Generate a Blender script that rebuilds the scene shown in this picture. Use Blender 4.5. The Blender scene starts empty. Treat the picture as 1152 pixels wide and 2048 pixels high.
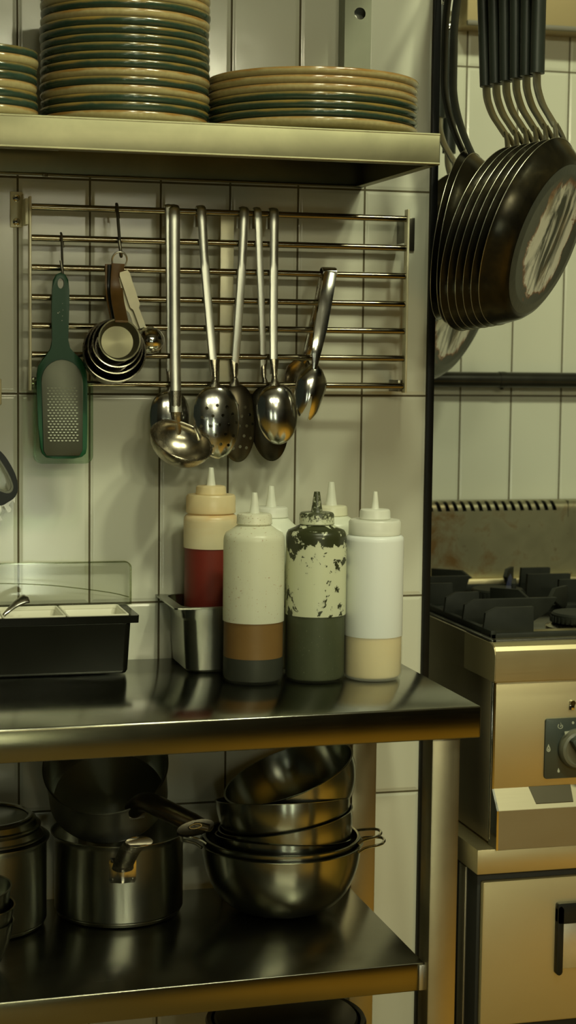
import bpy, bmesh, math, random
from mathutils import Vector, Matrix, noise
random.seed(7)
PI = math.pi
SC = bpy.context.scene
COL = SC.collection

# ------------------------------------------------------------------ camera
RX = Vector((0.96626729, -0.25727449, 0.01171977))
UX = Vector((0.01177086, 0.08957607, 0.99591042))
FX = Vector((0.25727216, 0.96217772, -0.08958277))
CX = Vector((-0.27197235, -2.50147476, 1.3152093))
FPX = 3512.89
cd = bpy.data.cameras.new('camera')
cam = bpy.data.objects.new('camera', cd)
COL.objects.link(cam)
cam.matrix_world = Matrix((
    (RX.x, UX.x, -FX.x, CX.x),
    (RX.y, UX.y, -FX.y, CX.y),
    (RX.z, UX.z, -FX.z, CX.z),
    (0, 0, 0, 1)))
cd.sensor_fit = 'HORIZONTAL'
cd.sensor_width = 36
cd.lens = FPX * 36 / 1152
cd.clip_start = 0.05
cd.dof.use_dof = True
cd.dof.focus_distance = 2.42
cd.dof.aperture_fstop = 11
SC.camera = cam


def W(px, py, y):
    """point of the photograph (1152x2048) on the upright plane at depth y"""
    d = RX * ((px - 576) / FPX) - UX * ((py - 1024) / FPX) + FX
    return CX + d * ((y - CX.y) / d.y)


def WZ(px, py, z):
    d = RX * ((px - 576) / FPX) - UX * ((py - 1024) / FPX) + FX
    return CX + d * ((z - CX.z) / d.z)


# ------------------------------------------------------------------ world, lights, exposure
wd = bpy.data.worlds.new('world')
SC.world = wd
wd.use_nodes = True
wd.node_tree.nodes['Background'].inputs['Color'].default_value = (0.36, 0.44, 0.30, 1)
wd.node_tree.nodes['Background'].inputs['Strength'].default_value = 0.05


def area(name, loc, target, sx, sy, power, color):
    l = bpy.data.lights.new(name, 'AREA')
    l.shape = 'RECTANGLE'
    l.size, l.size_y = sx, sy
    l.energy = power
    l.color = color
    o = bpy.data.objects.new(name, l)
    COL.objects.link(o)
    o.location = loc
    o.rotation_euler = (Vector(target) - Vector(loc)).to_track_quat('-Z', 'Y').to_euler()
    return o


area('ceiling_light', (0.22, -1.62, 3.15), (0.2, 0, 1.2), 0.16, 0.16, 14, (0.97, 1.0, 0.66))  # extra lamp added to lift the pans' shadow on the wall
area('ceiling_light', (0.88, -1.62, 3.15), (0.3, 0, 1.2), 0.16, 0.16, 18, (0.97, 1.0, 0.66))
area('ceiling_light', (1.28, -1.72, 3.15), (0.4, 0, 1.2), 0.16, 0.16, 16, (0.97, 1.0, 0.66))
for lx in (-0.25, 0.35, 0.95):
    area('front_fill_light', (lx, -3.5, 2.20), (lx * 0.6 + 0.1, 0, 1.2), 0.22, 0.10, 7.6, (1.0, 0.97, 0.64))  # row of three added behind the camera for frontal fill and highlights
area('ceiling_light', (0.6, -4.6, 3.1), (0.6, -5.5, 2.0), 1.6, 0.2, 7, (1.0, 0.96, 0.62))  # added behind the camera to light the wall mirrored in the shelf front
area('tile_glint_light', (0.85, -5.3, 1.89), (0.55, 0, 1.60), 0.80, 0.20, 4.5, (1.0, 0.96, 0.66))  # added far behind the camera for the bright glint on the tiles
area('low_fill_light', (-0.45, -3.70, 0.62), (-0.2, 0, 0.60), 0.07, 0.50, 2.0, (0.92, 1.0, 0.72))  # low strips added behind the camera to light the pots under the table
area('low_fill_light', (0.42, -3.70, 0.62), (0.3, 0, 0.60), 0.10, 0.50, 2.4, (0.92, 1.0, 0.72))
sl = bpy.data.lights.new('floor_warm_spot', 'SPOT')  # overhead spot added to warm the floor mirrored in the steel
sl.energy, sl.color, sl.spot_size, sl.spot_blend, sl.shadow_soft_size = 420, (1.0, 0.76, 0.28), math.radians(46), 0.8, 0.05
so = bpy.data.objects.new('floor_warm_spot', sl)
COL.objects.link(so)
so.location = (1.75, -1.6, 3.1)

SC.view_settings.view_transform = 'Standard'
SC.view_settings.look = 'None'
SC.view_settings.gamma = 1
SC.view_settings.use_curve_mapping = False
SC.view_settings.exposure = 0.06


# ------------------------------------------------------------------ materials
def newmat(name):
    m = bpy.data.materials.new(name)
    m.use_nodes = True
    nt = m.node_tree
    return m, nt, nt.nodes['Principled BSDF']


def N(nt, kind, **kw):
    n = nt.nodes.new(kind)
    for k, v in kw.items():
        setattr(n, k, v)
    return n


def math_(nt, op, a, b=None, c=None, clamp=False):
    n = N(nt, 'ShaderNodeMath', operation=op)
    n.use_clamp = clamp
    for i, v in enumerate((a, b, c)):
        if v is None:
            continue
        if isinstance(v, (int, float)):
            n.inputs[i].default_value = v
        else:
            nt.links.new(v, n.inputs[i])
    return n.outputs[0]


def mixc(nt, fac, a, b):
    n = N(nt, 'ShaderNodeMix', data_type='RGBA')
    for idx, v in ((0, fac), (6, a), (7, b)):
        if isinstance(v, (int, float)):
            n.inputs[idx].default_value = v
        elif isinstance(v, tuple):
            n.inputs[idx].default_value = (*v, 1)
        else:
            nt.links.new(v, n.inputs[idx])
    return n.outputs[2]


def ramp(nt, fac, stops):
    n = N(nt, 'ShaderNodeValToRGB')
    e = n.color_ramp.elements
    while len(e) < len(stops):
        e.new(0.5)
    for i, (p, c) in enumerate(stops):
        e[i].position = p
        e[i].color = (*c, 1) if isinstance(c, tuple) else (c, c, c, 1)
    nt.links.new(fac, n.inputs[0])
    return n.outputs[0]


def coords(nt, scale=(1, 1, 1), loc=(0, 0, 0), world=False):
    if world:
        src = N(nt, 'ShaderNodeNewGeometry').outputs['Position']
    else:
        src = N(nt, 'ShaderNodeTexCoord').outputs['Object']
    mp = N(nt, 'ShaderNodeMapping')
    mp.inputs['Scale'].default_value = scale
    mp.inputs['Location'].default_value = loc
    nt.links.new(src, mp.inputs['Vector'])
    return mp.outputs[0]


def noise_(nt, vec, scale=5, detail=3, rough=0.5, dist=0.0):
    n = N(nt, 'ShaderNodeTexNoise')
    n.inputs['Scale'].default_value = scale
    n.inputs['Detail'].default_value = detail
    n.inputs['Roughness'].default_value = rough
    n.inputs['Distortion'].default_value = dist
    nt.links.new(vec, n.inputs['Vector'])
    return n.outputs['Fac']


def bump(nt, bsdf, h, strength=0.3, dist=0.001):
    b = N(nt, 'ShaderNodeBump')
    b.inputs['Strength'].default_value = strength
    b.inputs['Distance'].default_value = dist
    nt.links.new(h, b.inputs['Height'])
    nt.links.new(b.outputs[0], bsdf.inputs['Normal'])


def setp(b, **kw):
    names = dict(col='Base Color', rough='Roughness', metal='Metallic', ior='IOR', coat='Coat Weight',
                 coat_r='Coat Roughness', trans='Transmission Weight', spec='Specular IOR Level', alpha='Alpha',
                 aniso='Anisotropic', ecol='Emission Color', estr='Emission Strength', sub='Subsurface Weight')
    for k, v in kw.items():
        b.inputs[names[k]].default_value = (*v, 1) if isinstance(v, tuple) else v


def plain(name, col, rough=0.5, metal=0.0, var=0.12, scale=30, **kw):
    m, nt, b = newmat(name)
    setp(b, rough=rough, metal=metal, **kw)
    n = noise_(nt, coords(nt), scale, 4)
    c = mixc(nt, n, tuple(x * (1 - var) for x in col), tuple(min(1, x * (1 + var)) for x in col))
    nt.links.new(c, b.inputs['Base Color'])
    return m


def steel(name, col=(0.56, 0.55, 0.50), rough=0.28, brush=(3, 3, 120), blot=0.10, bstr=0.05, dirt=0.25, smudge=8, turned=0.0):
    """brushed stainless steel with smudges; brush = noise scale along x, y, z"""
    m, nt, b = newmat(name)
    setp(b, metal=1.0)
    br = noise_(nt, coords(nt, brush), 4, 4, 0.6)
    sm = noise_(nt, coords(nt), smudge, 5, 0.6, 0.4)
    r = math_(nt, 'MULTIPLY_ADD', br, 0.10, rough - 0.05)
    r = math_(nt, 'MULTIPLY_ADD', sm, blot, r)
    nt.links.new(r, b.inputs['Roughness'])
    d = ramp(nt, sm, [(0.35, 1.0 - dirt), (0.62, 1.0)])
    c = mixc(nt, d, tuple(x * 0.55 for x in col), col)
    nt.links.new(c, b.inputs['Base Color'])
    bump(nt, b, br, bstr, 0.0006)
    if turned:
        setp(b, aniso=turned)
        tg = N(nt, 'ShaderNodeTangent')
        tg.direction_type = 'RADIAL'
        tg.axis = 'Z'
        nt.links.new(tg.outputs[0], b.inputs['Tangent'])
        b.inputs['Anisotropic Rotation'].default_value = 0.25
    return m


MAT = {}
MAT['steel_x'] = steel('brushed steel along x', brush=(2, 160, 160), rough=0.30)
MAT['steel_top'] = steel('worktop steel', col=(0.30, 0.30, 0.25), brush=(2, 130, 2), rough=0.10, blot=0.12, dirt=0.35, bstr=0.012)
MAT['steel_low'] = steel('lower shelf steel', col=(0.34, 0.33, 0.27), brush=(2, 130, 2), rough=0.17, blot=0.14, dirt=0.5)
MAT['steel_shelf'] = steel('stained shelf steel', col=(0.28, 0.265, 0.16), brush=(5, 60, 60), rough=0.36, blot=0.2, dirt=0.45, smudge=11)
MAT['steel_z'] = steel('brushed steel upright', col=(0.48, 0.43, 0.28), brush=(160, 160, 2), rough=0.32)
MAT['steel_stove'] = steel('stove steel', col=(0.62, 0.54, 0.32), brush=(2, 200, 200), rough=0.36, blot=0.12, dirt=0.1, smudge=5)
MAT['steel_stove_side'] = steel('stove side steel', col=(0.56, 0.50, 0.36), brush=(160, 2, 160), rough=0.34, blot=0.12, dirt=0.4, smudge=5)
MAT['steel_pot'] = steel('pot steel', col=(0.36, 0.37, 0.31), brush=(4, 4, 260), rough=0.26, blot=0.12, dirt=0.25, bstr=0.03, turned=0.8)
MAT['steel_bowl'] = steel('bowl steel', col=(0.34, 0.35, 0.29), brush=(3, 3, 300), rough=0.20, blot=0.08, dirt=0.25, bstr=0.0, turned=0.7)
MAT['steel_pol'] = steel('polished steel', col=(0.62, 0.61, 0.55), brush=(60, 60, 4), rough=0.10, blot=0.12, dirt=0.3, bstr=0.02, smudge=25)
MAT['steel_pol_dark'] = steel('stained polished steel', col=(0.40, 0.36, 0.27), brush=(60, 60, 4), rough=0.18, blot=0.16, dirt=0.4, bstr=0.02, smudge=30)
MAT['rod'] = steel('rod steel', col=(0.24, 0.21, 0.14), brush=(2, 60, 60), rough=0.12, blot=0.1, dirt=0.3, bstr=0.01)
MAT['handle_pale'] = steel('pale utensil handle', col=(0.74, 0.74, 0.66), brush=(90, 90, 3), rough=0.30, blot=0.2, dirt=0.3, smudge=20)
MAT['black_iron'] = plain('cast iron', (0.018, 0.020, 0.015), 0.55, 0.2, 0.5, 40, spec=0.3)
MAT['black_plastic'] = plain('black plastic', (0.010, 0.011, 0.009), 0.32, 0, 0.3, 20, spec=0.3)
MAT['black_trim'] = plain('black trim', (0.005, 0.0055, 0.0045), 0.4, 0, 0.4, 60, spec=0.2)
MAT['grip'] = plain('grey grip', (0.018, 0.022, 0.017), 0.42, 0, 0.2, 60, spec=0.35)
MAT['white_tray'] = plain('white melamine', (0.72, 0.69, 0.55), 0.25, 0, 0.06, 12)
MAT['green'] = plain('green plastic', (0.010, 0.066, 0.026), 0.36, 0, 0.12, 20, spec=0.25)
MAT['screw_dark'] = plain('dark screw slot', (0.01, 0.01, 0.008), 0.5, 0.3)
MAT['white_box'] = plain('white painted metal', (0.55, 0.56, 0.48), 0.5)
MAT['leather'] = plain('brown coated handle', (0.16, 0.085, 0.022), 0.42, 0, 0.35, 60)
MAT['beige_edge'] = plain('beige plastic', (0.55, 0.47, 0.26), 0.45)
MAT['panel_grey'] = plain('dark grey switch panel', (0.055, 0.068, 0.055), 0.35, 0.3, 0.15, 15)
MAT['knob_grey'] = plain('grey knob plastic', (0.13, 0.13, 0.09), 0.3, 0.0, 0.1, 15)
MAT['symbol'] = plain('printed symbols', (0.42, 0.44, 0.34), 0.5)
MAT['hood'] = plain('beige hood', (0.36, 0.29, 0.14), 0.4, 0.4, 0.1, 6)
MAT['shadow_gap'] = plain('gap shade black', (0.012, 0.013, 0.009), 0.6)  # near black colour puts shade into the door gap and vent slots
MAT['ring_dark'] = plain('dark steel wire', (0.16, 0.15, 0.11), 0.28, 0.9, 0.3, 60)
MAT['steel_cup'] = steel('brushed cup steel', col=(0.17, 0.16, 0.10), brush=(60, 60, 60), rough=0.34, blot=0.1, dirt=0.2, bstr=0.0, turned=0.85)
MAT['steel_apron'] = steel('matt apron steel', col=(0.40, 0.36, 0.25), brush=(2, 200, 200), rough=0.48, blot=0.1, dirt=0.1)
MAT['satin'] = plain('satin bracket steel', (0.66, 0.62, 0.42), 0.34, 0.15, 0.2, 40)
MAT['steel_face_dark'] = steel('darkened brushed front face', col=(0.20, 0.185, 0.115), brush=(2, 160, 160), rough=0.17, blot=0.06, bstr=0.01, dirt=0.2)  # front faces of the sheet darkened in colour for a dark reflection
MAT['steel_dull'] = steel('dull wall channel', col=(0.26, 0.27, 0.20), brush=(90, 90, 2), rough=0.45)
MAT['steel_black'] = plain('blackish steel', (0.045, 0.04, 0.026), 0.30, 0.9, 0.4, 20)  # even near black tone for one spoon bowl
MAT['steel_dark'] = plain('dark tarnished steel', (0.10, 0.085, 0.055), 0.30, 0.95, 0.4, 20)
MAT['warm_reflection'] = plain('warm reflection steel', (0.50, 0.24, 0.09), 0.15, 1.0, 0.3, 60)  # coppery reflection put into the colour; no bowl carries it


def tile_mat(name, w, h, x0, z0, col, g=0.0015):
    """upright white tiles w x h with brown joints, rounded glaze edge and a slightly wavy face"""
    m, nt, b = newmat(name)
    geo = N(nt, 'ShaderNodeNewGeometry')
    sp = N(nt, 'ShaderNodeSeparateXYZ')
    nt.links.new(geo.outputs['Position'], sp.inputs[0])

    def dist(sock, o, s):
        u = math_(nt, 'FRACT', math_(nt, 'DIVIDE', math_(nt, 'SUBTRACT', sock, o), s))
        a = math_(nt, 'MINIMUM', u, math_(nt, 'SUBTRACT', 1.0, u))
        return math_(nt, 'MULTIPLY', a, s), math_(nt, 'FLOOR', math_(nt, 'DIVIDE', math_(nt, 'SUBTRACT', sock, o), s))
    dx, ix = dist(sp.outputs[0], x0, w)
    dz, iz = dist(sp.outputs[2], z0, h)
    d = math_(nt, 'MINIMUM', dx, dz)
    joint = math_(nt, 'LESS_THAN', d, g)
    edge = N(nt, 'ShaderNodeMapRange')
    edge.interpolation_type = 'SMOOTHSTEP'
    edge.inputs[1].default_value = g
    edge.inputs[2].default_value = g + 0.0055
    nt.links.new(d, edge.inputs[0])
    cv = N(nt, 'ShaderNodeCombineXYZ')
    nt.links.new(ix, cv.inputs[0])
    nt.links.new(iz, cv.inputs[1])
    wn = N(nt, 'ShaderNodeTexWhiteNoise')
    nt.links.new(cv.outputs[0], wn.inputs[0])
    wav = noise_(nt, coords(nt, world=True), 16, 2, 0.5)
    big = noise_(nt, coords(nt, world=True), 3.0, 4, 0.6)
    tint = math_(nt, 'MULTIPLY_ADD', wn.outputs[0], 0.05, 0.95)
    tint = math_(nt, 'MULTIPLY', tint, math_(nt, 'MULTIPLY_ADD', big, 0.16, 0.92))
    hsv = N(nt, 'ShaderNodeHueSaturation')
    hsv.inputs['Color'].default_value = (*col, 1)
    nt.links.new(tint, hsv.inputs['Value'])
    jn = noise_(nt, coords(nt, world=True), 90, 3)
    jc = mixc(nt, jn, (0.055, 0.045, 0.020), (0.12, 0.10, 0.045))
    c = mixc(nt, joint, hsv.outputs[0], jc)
    nt.links.new(c, b.inputs['Base Color'])
    r = math_(nt, 'MULTIPLY_ADD', joint, 0.6, 0.15)
    nt.links.new(r, b.inputs['Roughness'])
    hgt = math_(nt, 'MULTIPLY_ADD', wav, 0.30, edge.outputs[0])
    hgt = math_(nt, 'ADD', hgt, math_(nt, 'MULTIPLY', noise_(nt, coords(nt, world=True), 120, 2), 0.02))
    bump(nt, b, hgt, 1.0, 0.0010)
    setp(b, spec=0.5)
    return m


MAT['tile_a'] = tile_mat('white wall tiles', 0.10166, 0.302, 0.0, 1.255, (0.60, 0.60, 0.49))
MAT['tile_b'] = tile_mat('white kitchen wall tiles', 0.10166, 0.302, 0.8879, 1.2418, (0.60, 0.61, 0.49), 0.0016)


def dado_mat():
    m, nt, b = newmat('cream wall above dark dado')
    geo = N(nt, 'ShaderNodeNewGeometry')
    sp = N(nt, 'ShaderNodeSeparateXYZ')
    nt.links.new(geo.outputs['Position'], sp.inputs[0])
    k = math_(nt, 'GREATER_THAN', sp.outputs[2], 1.45)
    n = noise_(nt, coords(nt, world=True), 2, 3)
    up = mixc(nt, n, (0.17, 0.16, 0.10), (0.24, 0.22, 0.14))
    c = mixc(nt, k, (0.07, 0.065, 0.04), up)
    nt.links.new(c, b.inputs['Base Color'])
    setp(b, rough=0.7)
    return m


MAT['dado'] = dado_mat()
MAT['floor'] = plain('ochre quarry floor', (0.36, 0.22, 0.035), 0.5, 0, 0.3, 4)
MAT['ceiling'] = plain('painted ceiling', (0.20, 0.19, 0.14), 0.8)


def plate_mat(name, base, edge):
    m, nt, b = newmat(name)
    tc = N(nt, 'ShaderNodeTexCoord')
    sp = N(nt, 'ShaderNodeSeparateXYZ')
    nt.links.new(tc.outputs['Object'], sp.inputs[0])
    n = noise_(nt, coords(nt, (1, 1, 3)), 18, 4, 0.6, 0.5)
    z = math_(nt, 'MULTIPLY_ADD', n, 0.006, sp.outputs[2])
    k = ramp(nt, math_(nt, 'MULTIPLY', z, 50), [(0.86, 0.0), (1.0, 1.0)])
    sk = noise_(nt, coords(nt), 160, 3)
    body = mixc(nt, sk, tuple(x * 0.75 for x in base), tuple(x * 1.2 for x in base))
    c = mixc(nt, math_(nt, 'MULTIPLY', k, math_(nt, 'MULTIPLY_ADD', n, 1.1, 0.2, clamp=True)), body, edge)
    nt.links.new(c, b.inputs['Base Color'])
    setp(b, rough=0.16)
    bump(nt, b, noise_(nt, coords(nt, (1, 1, 6)), 60, 3), 0.25, 0.0006)
    return m


MAT['plate_beige'] = plate_mat('beige reactive glaze', (0.34, 0.285, 0.135), (0.22, 0.105, 0.02))
MAT['plate_teal'] = plate_mat('teal reactive glaze', (0.026, 0.050, 0.034), (0.20, 0.13, 0.03))


def pan_mat(name='seasoned pan'):
    m, nt, b = newmat(name)
    n = noise_(nt, coords(nt), 14, 5, 0.6, 0.6)
    n2 = noise_(nt, coords(nt), 90, 3)
    c = ramp(nt, n, [(0.35, (0.010, 0.010, 0.008)), (0.60, (0.040, 0.034, 0.018)), (0.78, (0.11, 0.085, 0.035))])
    nt.links.new(c, b.inputs['Base Color'])
    r = math_(nt, 'MULTIPLY_ADD', n2, 0.12, 0.16)
    nt.links.new(r, b.inputs['Roughness'])
    setp(b, metal=0.75)
    return m


MAT['pan'] = pan_mat()


def pan_base_mat():
    """burnt grey ring, rust tide line, scoured middle whitened by a painted reflection, dark streak"""
    m, nt, b = newmat('scoured pan base')
    tc = N(nt, 'ShaderNodeTexCoord')
    sp = N(nt, 'ShaderNodeSeparateXYZ')
    nt.links.new(tc.outputs['Object'], sp.inputs[0])
    x, y = sp.outputs[0], sp.outputs[1]
    wob = noise_(nt, coords(nt), 22, 5, 0.65, 0.8)
    # centre of the scoured patch sits a little above the middle of the base
    xx = math_(nt, 'POWER', math_(nt, 'DIVIDE', math_(nt, 'SUBTRACT', x, 0.004), 0.072), 2)
    yy = math_(nt, 'POWER', math_(nt, 'DIVIDE', math_(nt, 'SUBTRACT', y, 0.004), 0.086), 2)
    rr = math_(nt, 'SQRT', math_(nt, 'ADD', math_(nt, 'ABSOLUTE', xx), math_(nt, 'ABSOLUTE', yy)))
    rr = math_(nt, 'ADD', rr, math_(nt, 'MULTIPLY_ADD', wob, 0.80, -0.40))
    streak = noise_(nt, coords(nt, (24, 7, 1), (0.3, 0.1, 0)), 1.0, 6, 0.62, 0.9)
    fine = noise_(nt, coords(nt, (300, 60, 1)), 1.0, 3, 0.6)
    bright = mixc(nt, fine, (0.80, 0.81, 0.72), (1.0, 1.0, 0.92))  # scoured steel, whitened further as a painted reflection
    tan_ = mixc(nt, wob, (0.34, 0.22, 0.11), (0.42, 0.35, 0.22))
    c = ramp(nt, streak, [(0.42, (0.0, 0.0, 0.0)), (0.54, (1.0, 1.0, 1.0))])
    mid = mixc(nt, c, (0.055, 0.060, 0.045), bright)
    mid = mixc(nt, ramp(nt, noise_(nt, coords(nt, (16, 7, 1), (3, 1, 0)), 1.0, 4), [(0.55, 0.0), (0.68, 1.0)]), mid, tan_)
    ring = mixc(nt, fine, (0.060, 0.066, 0.055), (0.13, 0.14, 0.115))
    rust = mixc(nt, wob, (0.30, 0.07, 0.010), (0.42, 0.17, 0.035))
    k1 = ramp(nt, rr, [(0.84, 0.0), (0.93, 1.0)])
    k2 = ramp(nt, math_(nt, 'MULTIPLY', rr, 0.5), [(0.44, 0.0), (0.48, 1.0)])
    c2 = mixc(nt, k1, mid, rust)
    c3 = mixc(nt, k2, c2, ring)
    nt.links.new(c3, b.inputs['Base Color'])
    setp(b, rough=0.36, metal=0.55)
    bump(nt, b, fine, 0.15, 0.0005)
    return m


MAT['pan_base'] = pan_base_mat()


def bottle_mat(name, level, tint=(0.80, 0.80, 0.68), clear=0.30, specks=None, wet=0.985, stain=None):
    """cloudy squeeze-bottle plastic; below the level the filling touches the wall and it reads clear"""
    m, nt, b = newmat(name)
    out = nt.nodes['Material Output']
    tc = N(nt, 'ShaderNodeTexCoord')
    sp = N(nt, 'ShaderNodeSeparateXYZ')
    nt.links.new(tc.outputs['Object'], sp.inputs[0])
    z = sp.outputs[2]
    setp(b, rough=0.30)
    tr = N(nt, 'ShaderNodeBsdfTranslucent')
    tp = N(nt, 'ShaderNodeBsdfTransparent')
    tp.inputs[0].default_value = (0.97, 0.97, 0.94, 1)
    mix1 = N(nt, 'ShaderNodeMixShader')
    mix1.inputs[0].default_value = 0.28
    nt.links.new(b.outputs[0], mix1.inputs[1])
    nt.links.new(tr.outputs[0], mix1.inputs[2])
    mix2 = N(nt, 'ShaderNodeMixShader')
    below = math_(nt, 'LESS_THAN', z, level)
    fac = math_(nt, 'MULTIPLY_ADD', below, wet - clear, clear)
    col = tint
    mask = None
    if specks == 'herb':
        n = noise_(nt, coords(nt, (1, 1, 0.9)), 82, 6, 0.64, 0.6)
        g = noise_(nt, coords(nt, (1, 1, 1)), 34, 3, 0.6)
        # dense collar of pesto under the shoulder, then scattered clots
        top = math_(nt, 'MULTIPLY', ramp(nt, math_(nt, 'MULTIPLY', z, 4), [(0.725, 0.0), (0.765, 0.7), (0.785, 1.0), (0.835, 1.0), (0.86, 0.5)]), 0.24)
        v = math_(nt, 'ADD', math_(nt, 'ADD', n, math_(nt, 'MULTIPLY_ADD', g, 0.85, -0.425)), top)
        mask = math_(nt, 'MULTIPLY', ramp(nt, v, [(0.618, 0.0), (0.645, 1.0)]), math_(nt, 'GREATER_THAN', z, level))
        mc = (0.045, 0.050, 0.020)
    elif specks == 'spice':
        n = noise_(nt, coords(nt), 380, 2, 0.5)
        g = noise_(nt, coords(nt), 16, 2, 0.5)
        v = math_(nt, 'ADD', n, math_(nt, 'MULTIPLY_ADD', g, 0.30, -0.15))
        mask = math_(nt, 'MULTIPLY', ramp(nt, v, [(0.675, 0.0), (0.72, 0.8)]), math_(nt, 'GREATER_THAN', z, level))
        mc = (0.30, 0.14, 0.05)
    elif specks == 'orange':
        n = noise_(nt, coords(nt, (1, 1, 4)), 24, 3, 0.6)
        mask = math_(nt, 'MULTIPLY', ramp(nt, math_(nt, 'MULTIPLY', z, 4), [(0.70, 0.05), (0.83, 0.22), (0.88, 0.8)]),
                     ramp(nt, n, [(0.30, 0.25), (0.65, 1.0)]))
        mc = (0.80, 0.46, 0.12)
    if mask is not None:
        col = mixc(nt, mask, tint, mc)
        nt.links.new(col, b.inputs['Base Color'])
        nt.links.new(col, tr.inputs[0])
        if specks != 'orange':
            fac = math_(nt, 'MULTIPLY', fac, math_(nt, 'SUBTRACT', 1.0, mask))
    else:
        setp(b, col=tint)
        tr.inputs[0].default_value = (*tint, 1)
    nt.links.new(fac, mix2.inputs[0])
    nt.links.new(mix1.outputs[0], mix2.inputs[1])
    nt.links.new(tp.outputs[0], mix2.inputs[2])
    nt.links.new(mix2.outputs[0], out.inputs[0])
    return m


def clear_mat(name, tint=(0.93, 0.95, 0.90), gloss=0.06):
    m, nt, b = newmat(name)
    out = nt.nodes['Material Output']
    tp = N(nt, 'ShaderNodeBsdfTransparent')
    tp.inputs[0].default_value = (*tint, 1)
    gl = N(nt, 'ShaderNodeBsdfGlossy')
    gl.inputs['Roughness'].default_value = 0.08
    fr = N(nt, 'ShaderNodeFresnel')
    fr.inputs[0].default_value = 1.45
    f2 = math_(nt, 'ADD', math_(nt, 'MULTIPLY', fr.outputs[0], 0.30), gloss * 0.1, clamp=True)
    mx = N(nt, 'ShaderNodeMixShader')
    nt.links.new(f2, mx.inputs[0])
    nt.links.new(tp.outputs[0], mx.inputs[1])
    nt.links.new(gl.outputs[0], mx.inputs[2])
    nt.links.new(mx.outputs[0], out.inputs[0])
    return m


MAT['clear'] = clear_mat('clear acrylic', (0.975, 0.98, 0.965))
MAT['clear_edge'] = clear_mat('clear acrylic edge', (0.62, 0.64, 0.50), 0.6)
MAT['clear_green'] = clear_mat('clear cover', (0.80, 0.90, 0.80), 0.3)

# ------------------------------------------------------------------ mesh helpers


def fin(name, bm, mat, parent=None, smooth=True, angle=35, world=True):
    """link a bmesh as one mesh object; world=True: its vertices are world coordinates"""
    if world and parent is not None:
        off = Vector(parent.location)
        if parent.parent is not None:
            off = off + Vector(parent.parent.location)
        bmesh.ops.translate(bm, verts=bm.verts, vec=-off)
    bmesh.ops.remove_doubles(bm, verts=bm.verts, dist=1e-6)
    bmesh.ops.recalc_face_normals(bm, faces=bm.faces)
    me = bpy.data.meshes.new(name)
    bm.to_mesh(me)
    bm.free()
    for mm in (mat if isinstance(mat, (list, tuple)) else [mat]):
        me.materials.append(mm)
    if smooth:
        me.shade_smooth()
        me.set_sharp_from_angle(angle=math.radians(angle))
    o = bpy.data.objects.new(name, me)
    COL.objects.link(o)
    if parent is not None:
        o.parent = parent
    return o


def thing(name, label, cat, loc=(0, 0, 0), group=None, rot=None):
    o = bpy.data.objects.new(name, None)
    o.empty_display_size = 0.02
    COL.objects.link(o)
    o.location = loc
    if rot is not None:
        o.rotation_euler = rot
    return tag(o, label, cat, group)


def tag(o, label, cat, group=None):
    o['label'] = label
    o['category'] = cat
    if group:
        o['group'] = group
    return o


def struct(o):
    o['kind'] = 'structure'
    return o


def copy_tree(o, parent=None):
    c = o.copy()
    COL.objects.link(c)
    c.parent = parent
    for ch in [k for k in bpy.data.objects if k.parent == o]:
        copy_tree(ch, c)
    return c


def add_box(bm, x0, x1, y0, y1, z0, z1, bev=0.0, seg=2):
    vs = [bm.verts.new((x, y, z)) for x in (x0, x1) for y in (y0, y1) for z in (z0, z1)]
    q = [(0, 1, 3, 2), (4, 6, 7, 5), (0, 4, 5, 1), (2, 3, 7, 6), (0, 2, 6, 4), (1, 5, 7, 3)]
    fs = [bm.faces.new([vs[i] for i in f]) for f in q]
    if bev > 0:
        es = {e for f in fs for e in f.edges}
        bmesh.ops.bevel(bm, geom=list(es), offset=bev, segments=seg, affect='EDGES', profile=0.5)
    return vs


def box(name, x0, x1, y0, y1, z0, z1, mat, parent=None, bev=0.0, seg=2):
    bm = bmesh.new()
    add_box(bm, x0, x1, y0, y1, z0, z1, bev, seg)
    return fin(name, bm, mat, parent)


def add_lathe(bm, prof, seg=64, closed=False, M=None):
    """revolve (r, z) points about z; closed joins last to first; r==0 ends become a single vertex"""
    rings = []
    for r, z in prof:
        if r < 1e-7:
            v = bm.verts.new((0, 0, z))
            rings.append([v] * seg)
        else:
            rings.append([bm.verts.new((r * math.cos(2 * PI * i / seg), r * math.sin(2 * PI * i / seg), z)) for i in range(seg)])
    n = len(rings)
    new = set(v for r in rings for v in r)
    for k in range(n if closed else n - 1):
        a, b = rings[k], rings[(k + 1) % n]
        for i in range(seg):
            j = (i + 1) % seg
            vs = []
            for v in (a[i], a[j], b[j], b[i]):
                if v not in vs:
                    vs.append(v)
            if len(vs) >= 3:
                try:
                    bm.faces.new(vs)
                except ValueError:
                    pass
    if M is not None:
        bmesh.ops.transform(bm, matrix=M, verts=list(new))
    return list(new)


def smooth_path(pts, sub=6):
    """Catmull-Rom through the points"""
    P = [Vector(p) for p in pts]
    if len(P) < 3 or sub <= 1:
        return P
    out = []
    for i in range(len(P) - 1):
        p0 = P[i - 1] if i > 0 else P[i] * 2 - P[i + 1]
        p1, p2 = P[i], P[i + 1]
        p3 = P[i + 2] if i + 2 < len(P) else P[i + 1] * 2 - P[i]
        for k in range(sub):
            t = k / sub
            out.append(0.5 * ((2 * p1) + (p2 - p0) * t + (2 * p0 - 5 * p1 + 4 * p2 - p3) * t * t + (3 * p1 - p0 - 3 * p2 + p3) * t ** 3))
    out.append(P[-1])
    return out


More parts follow.
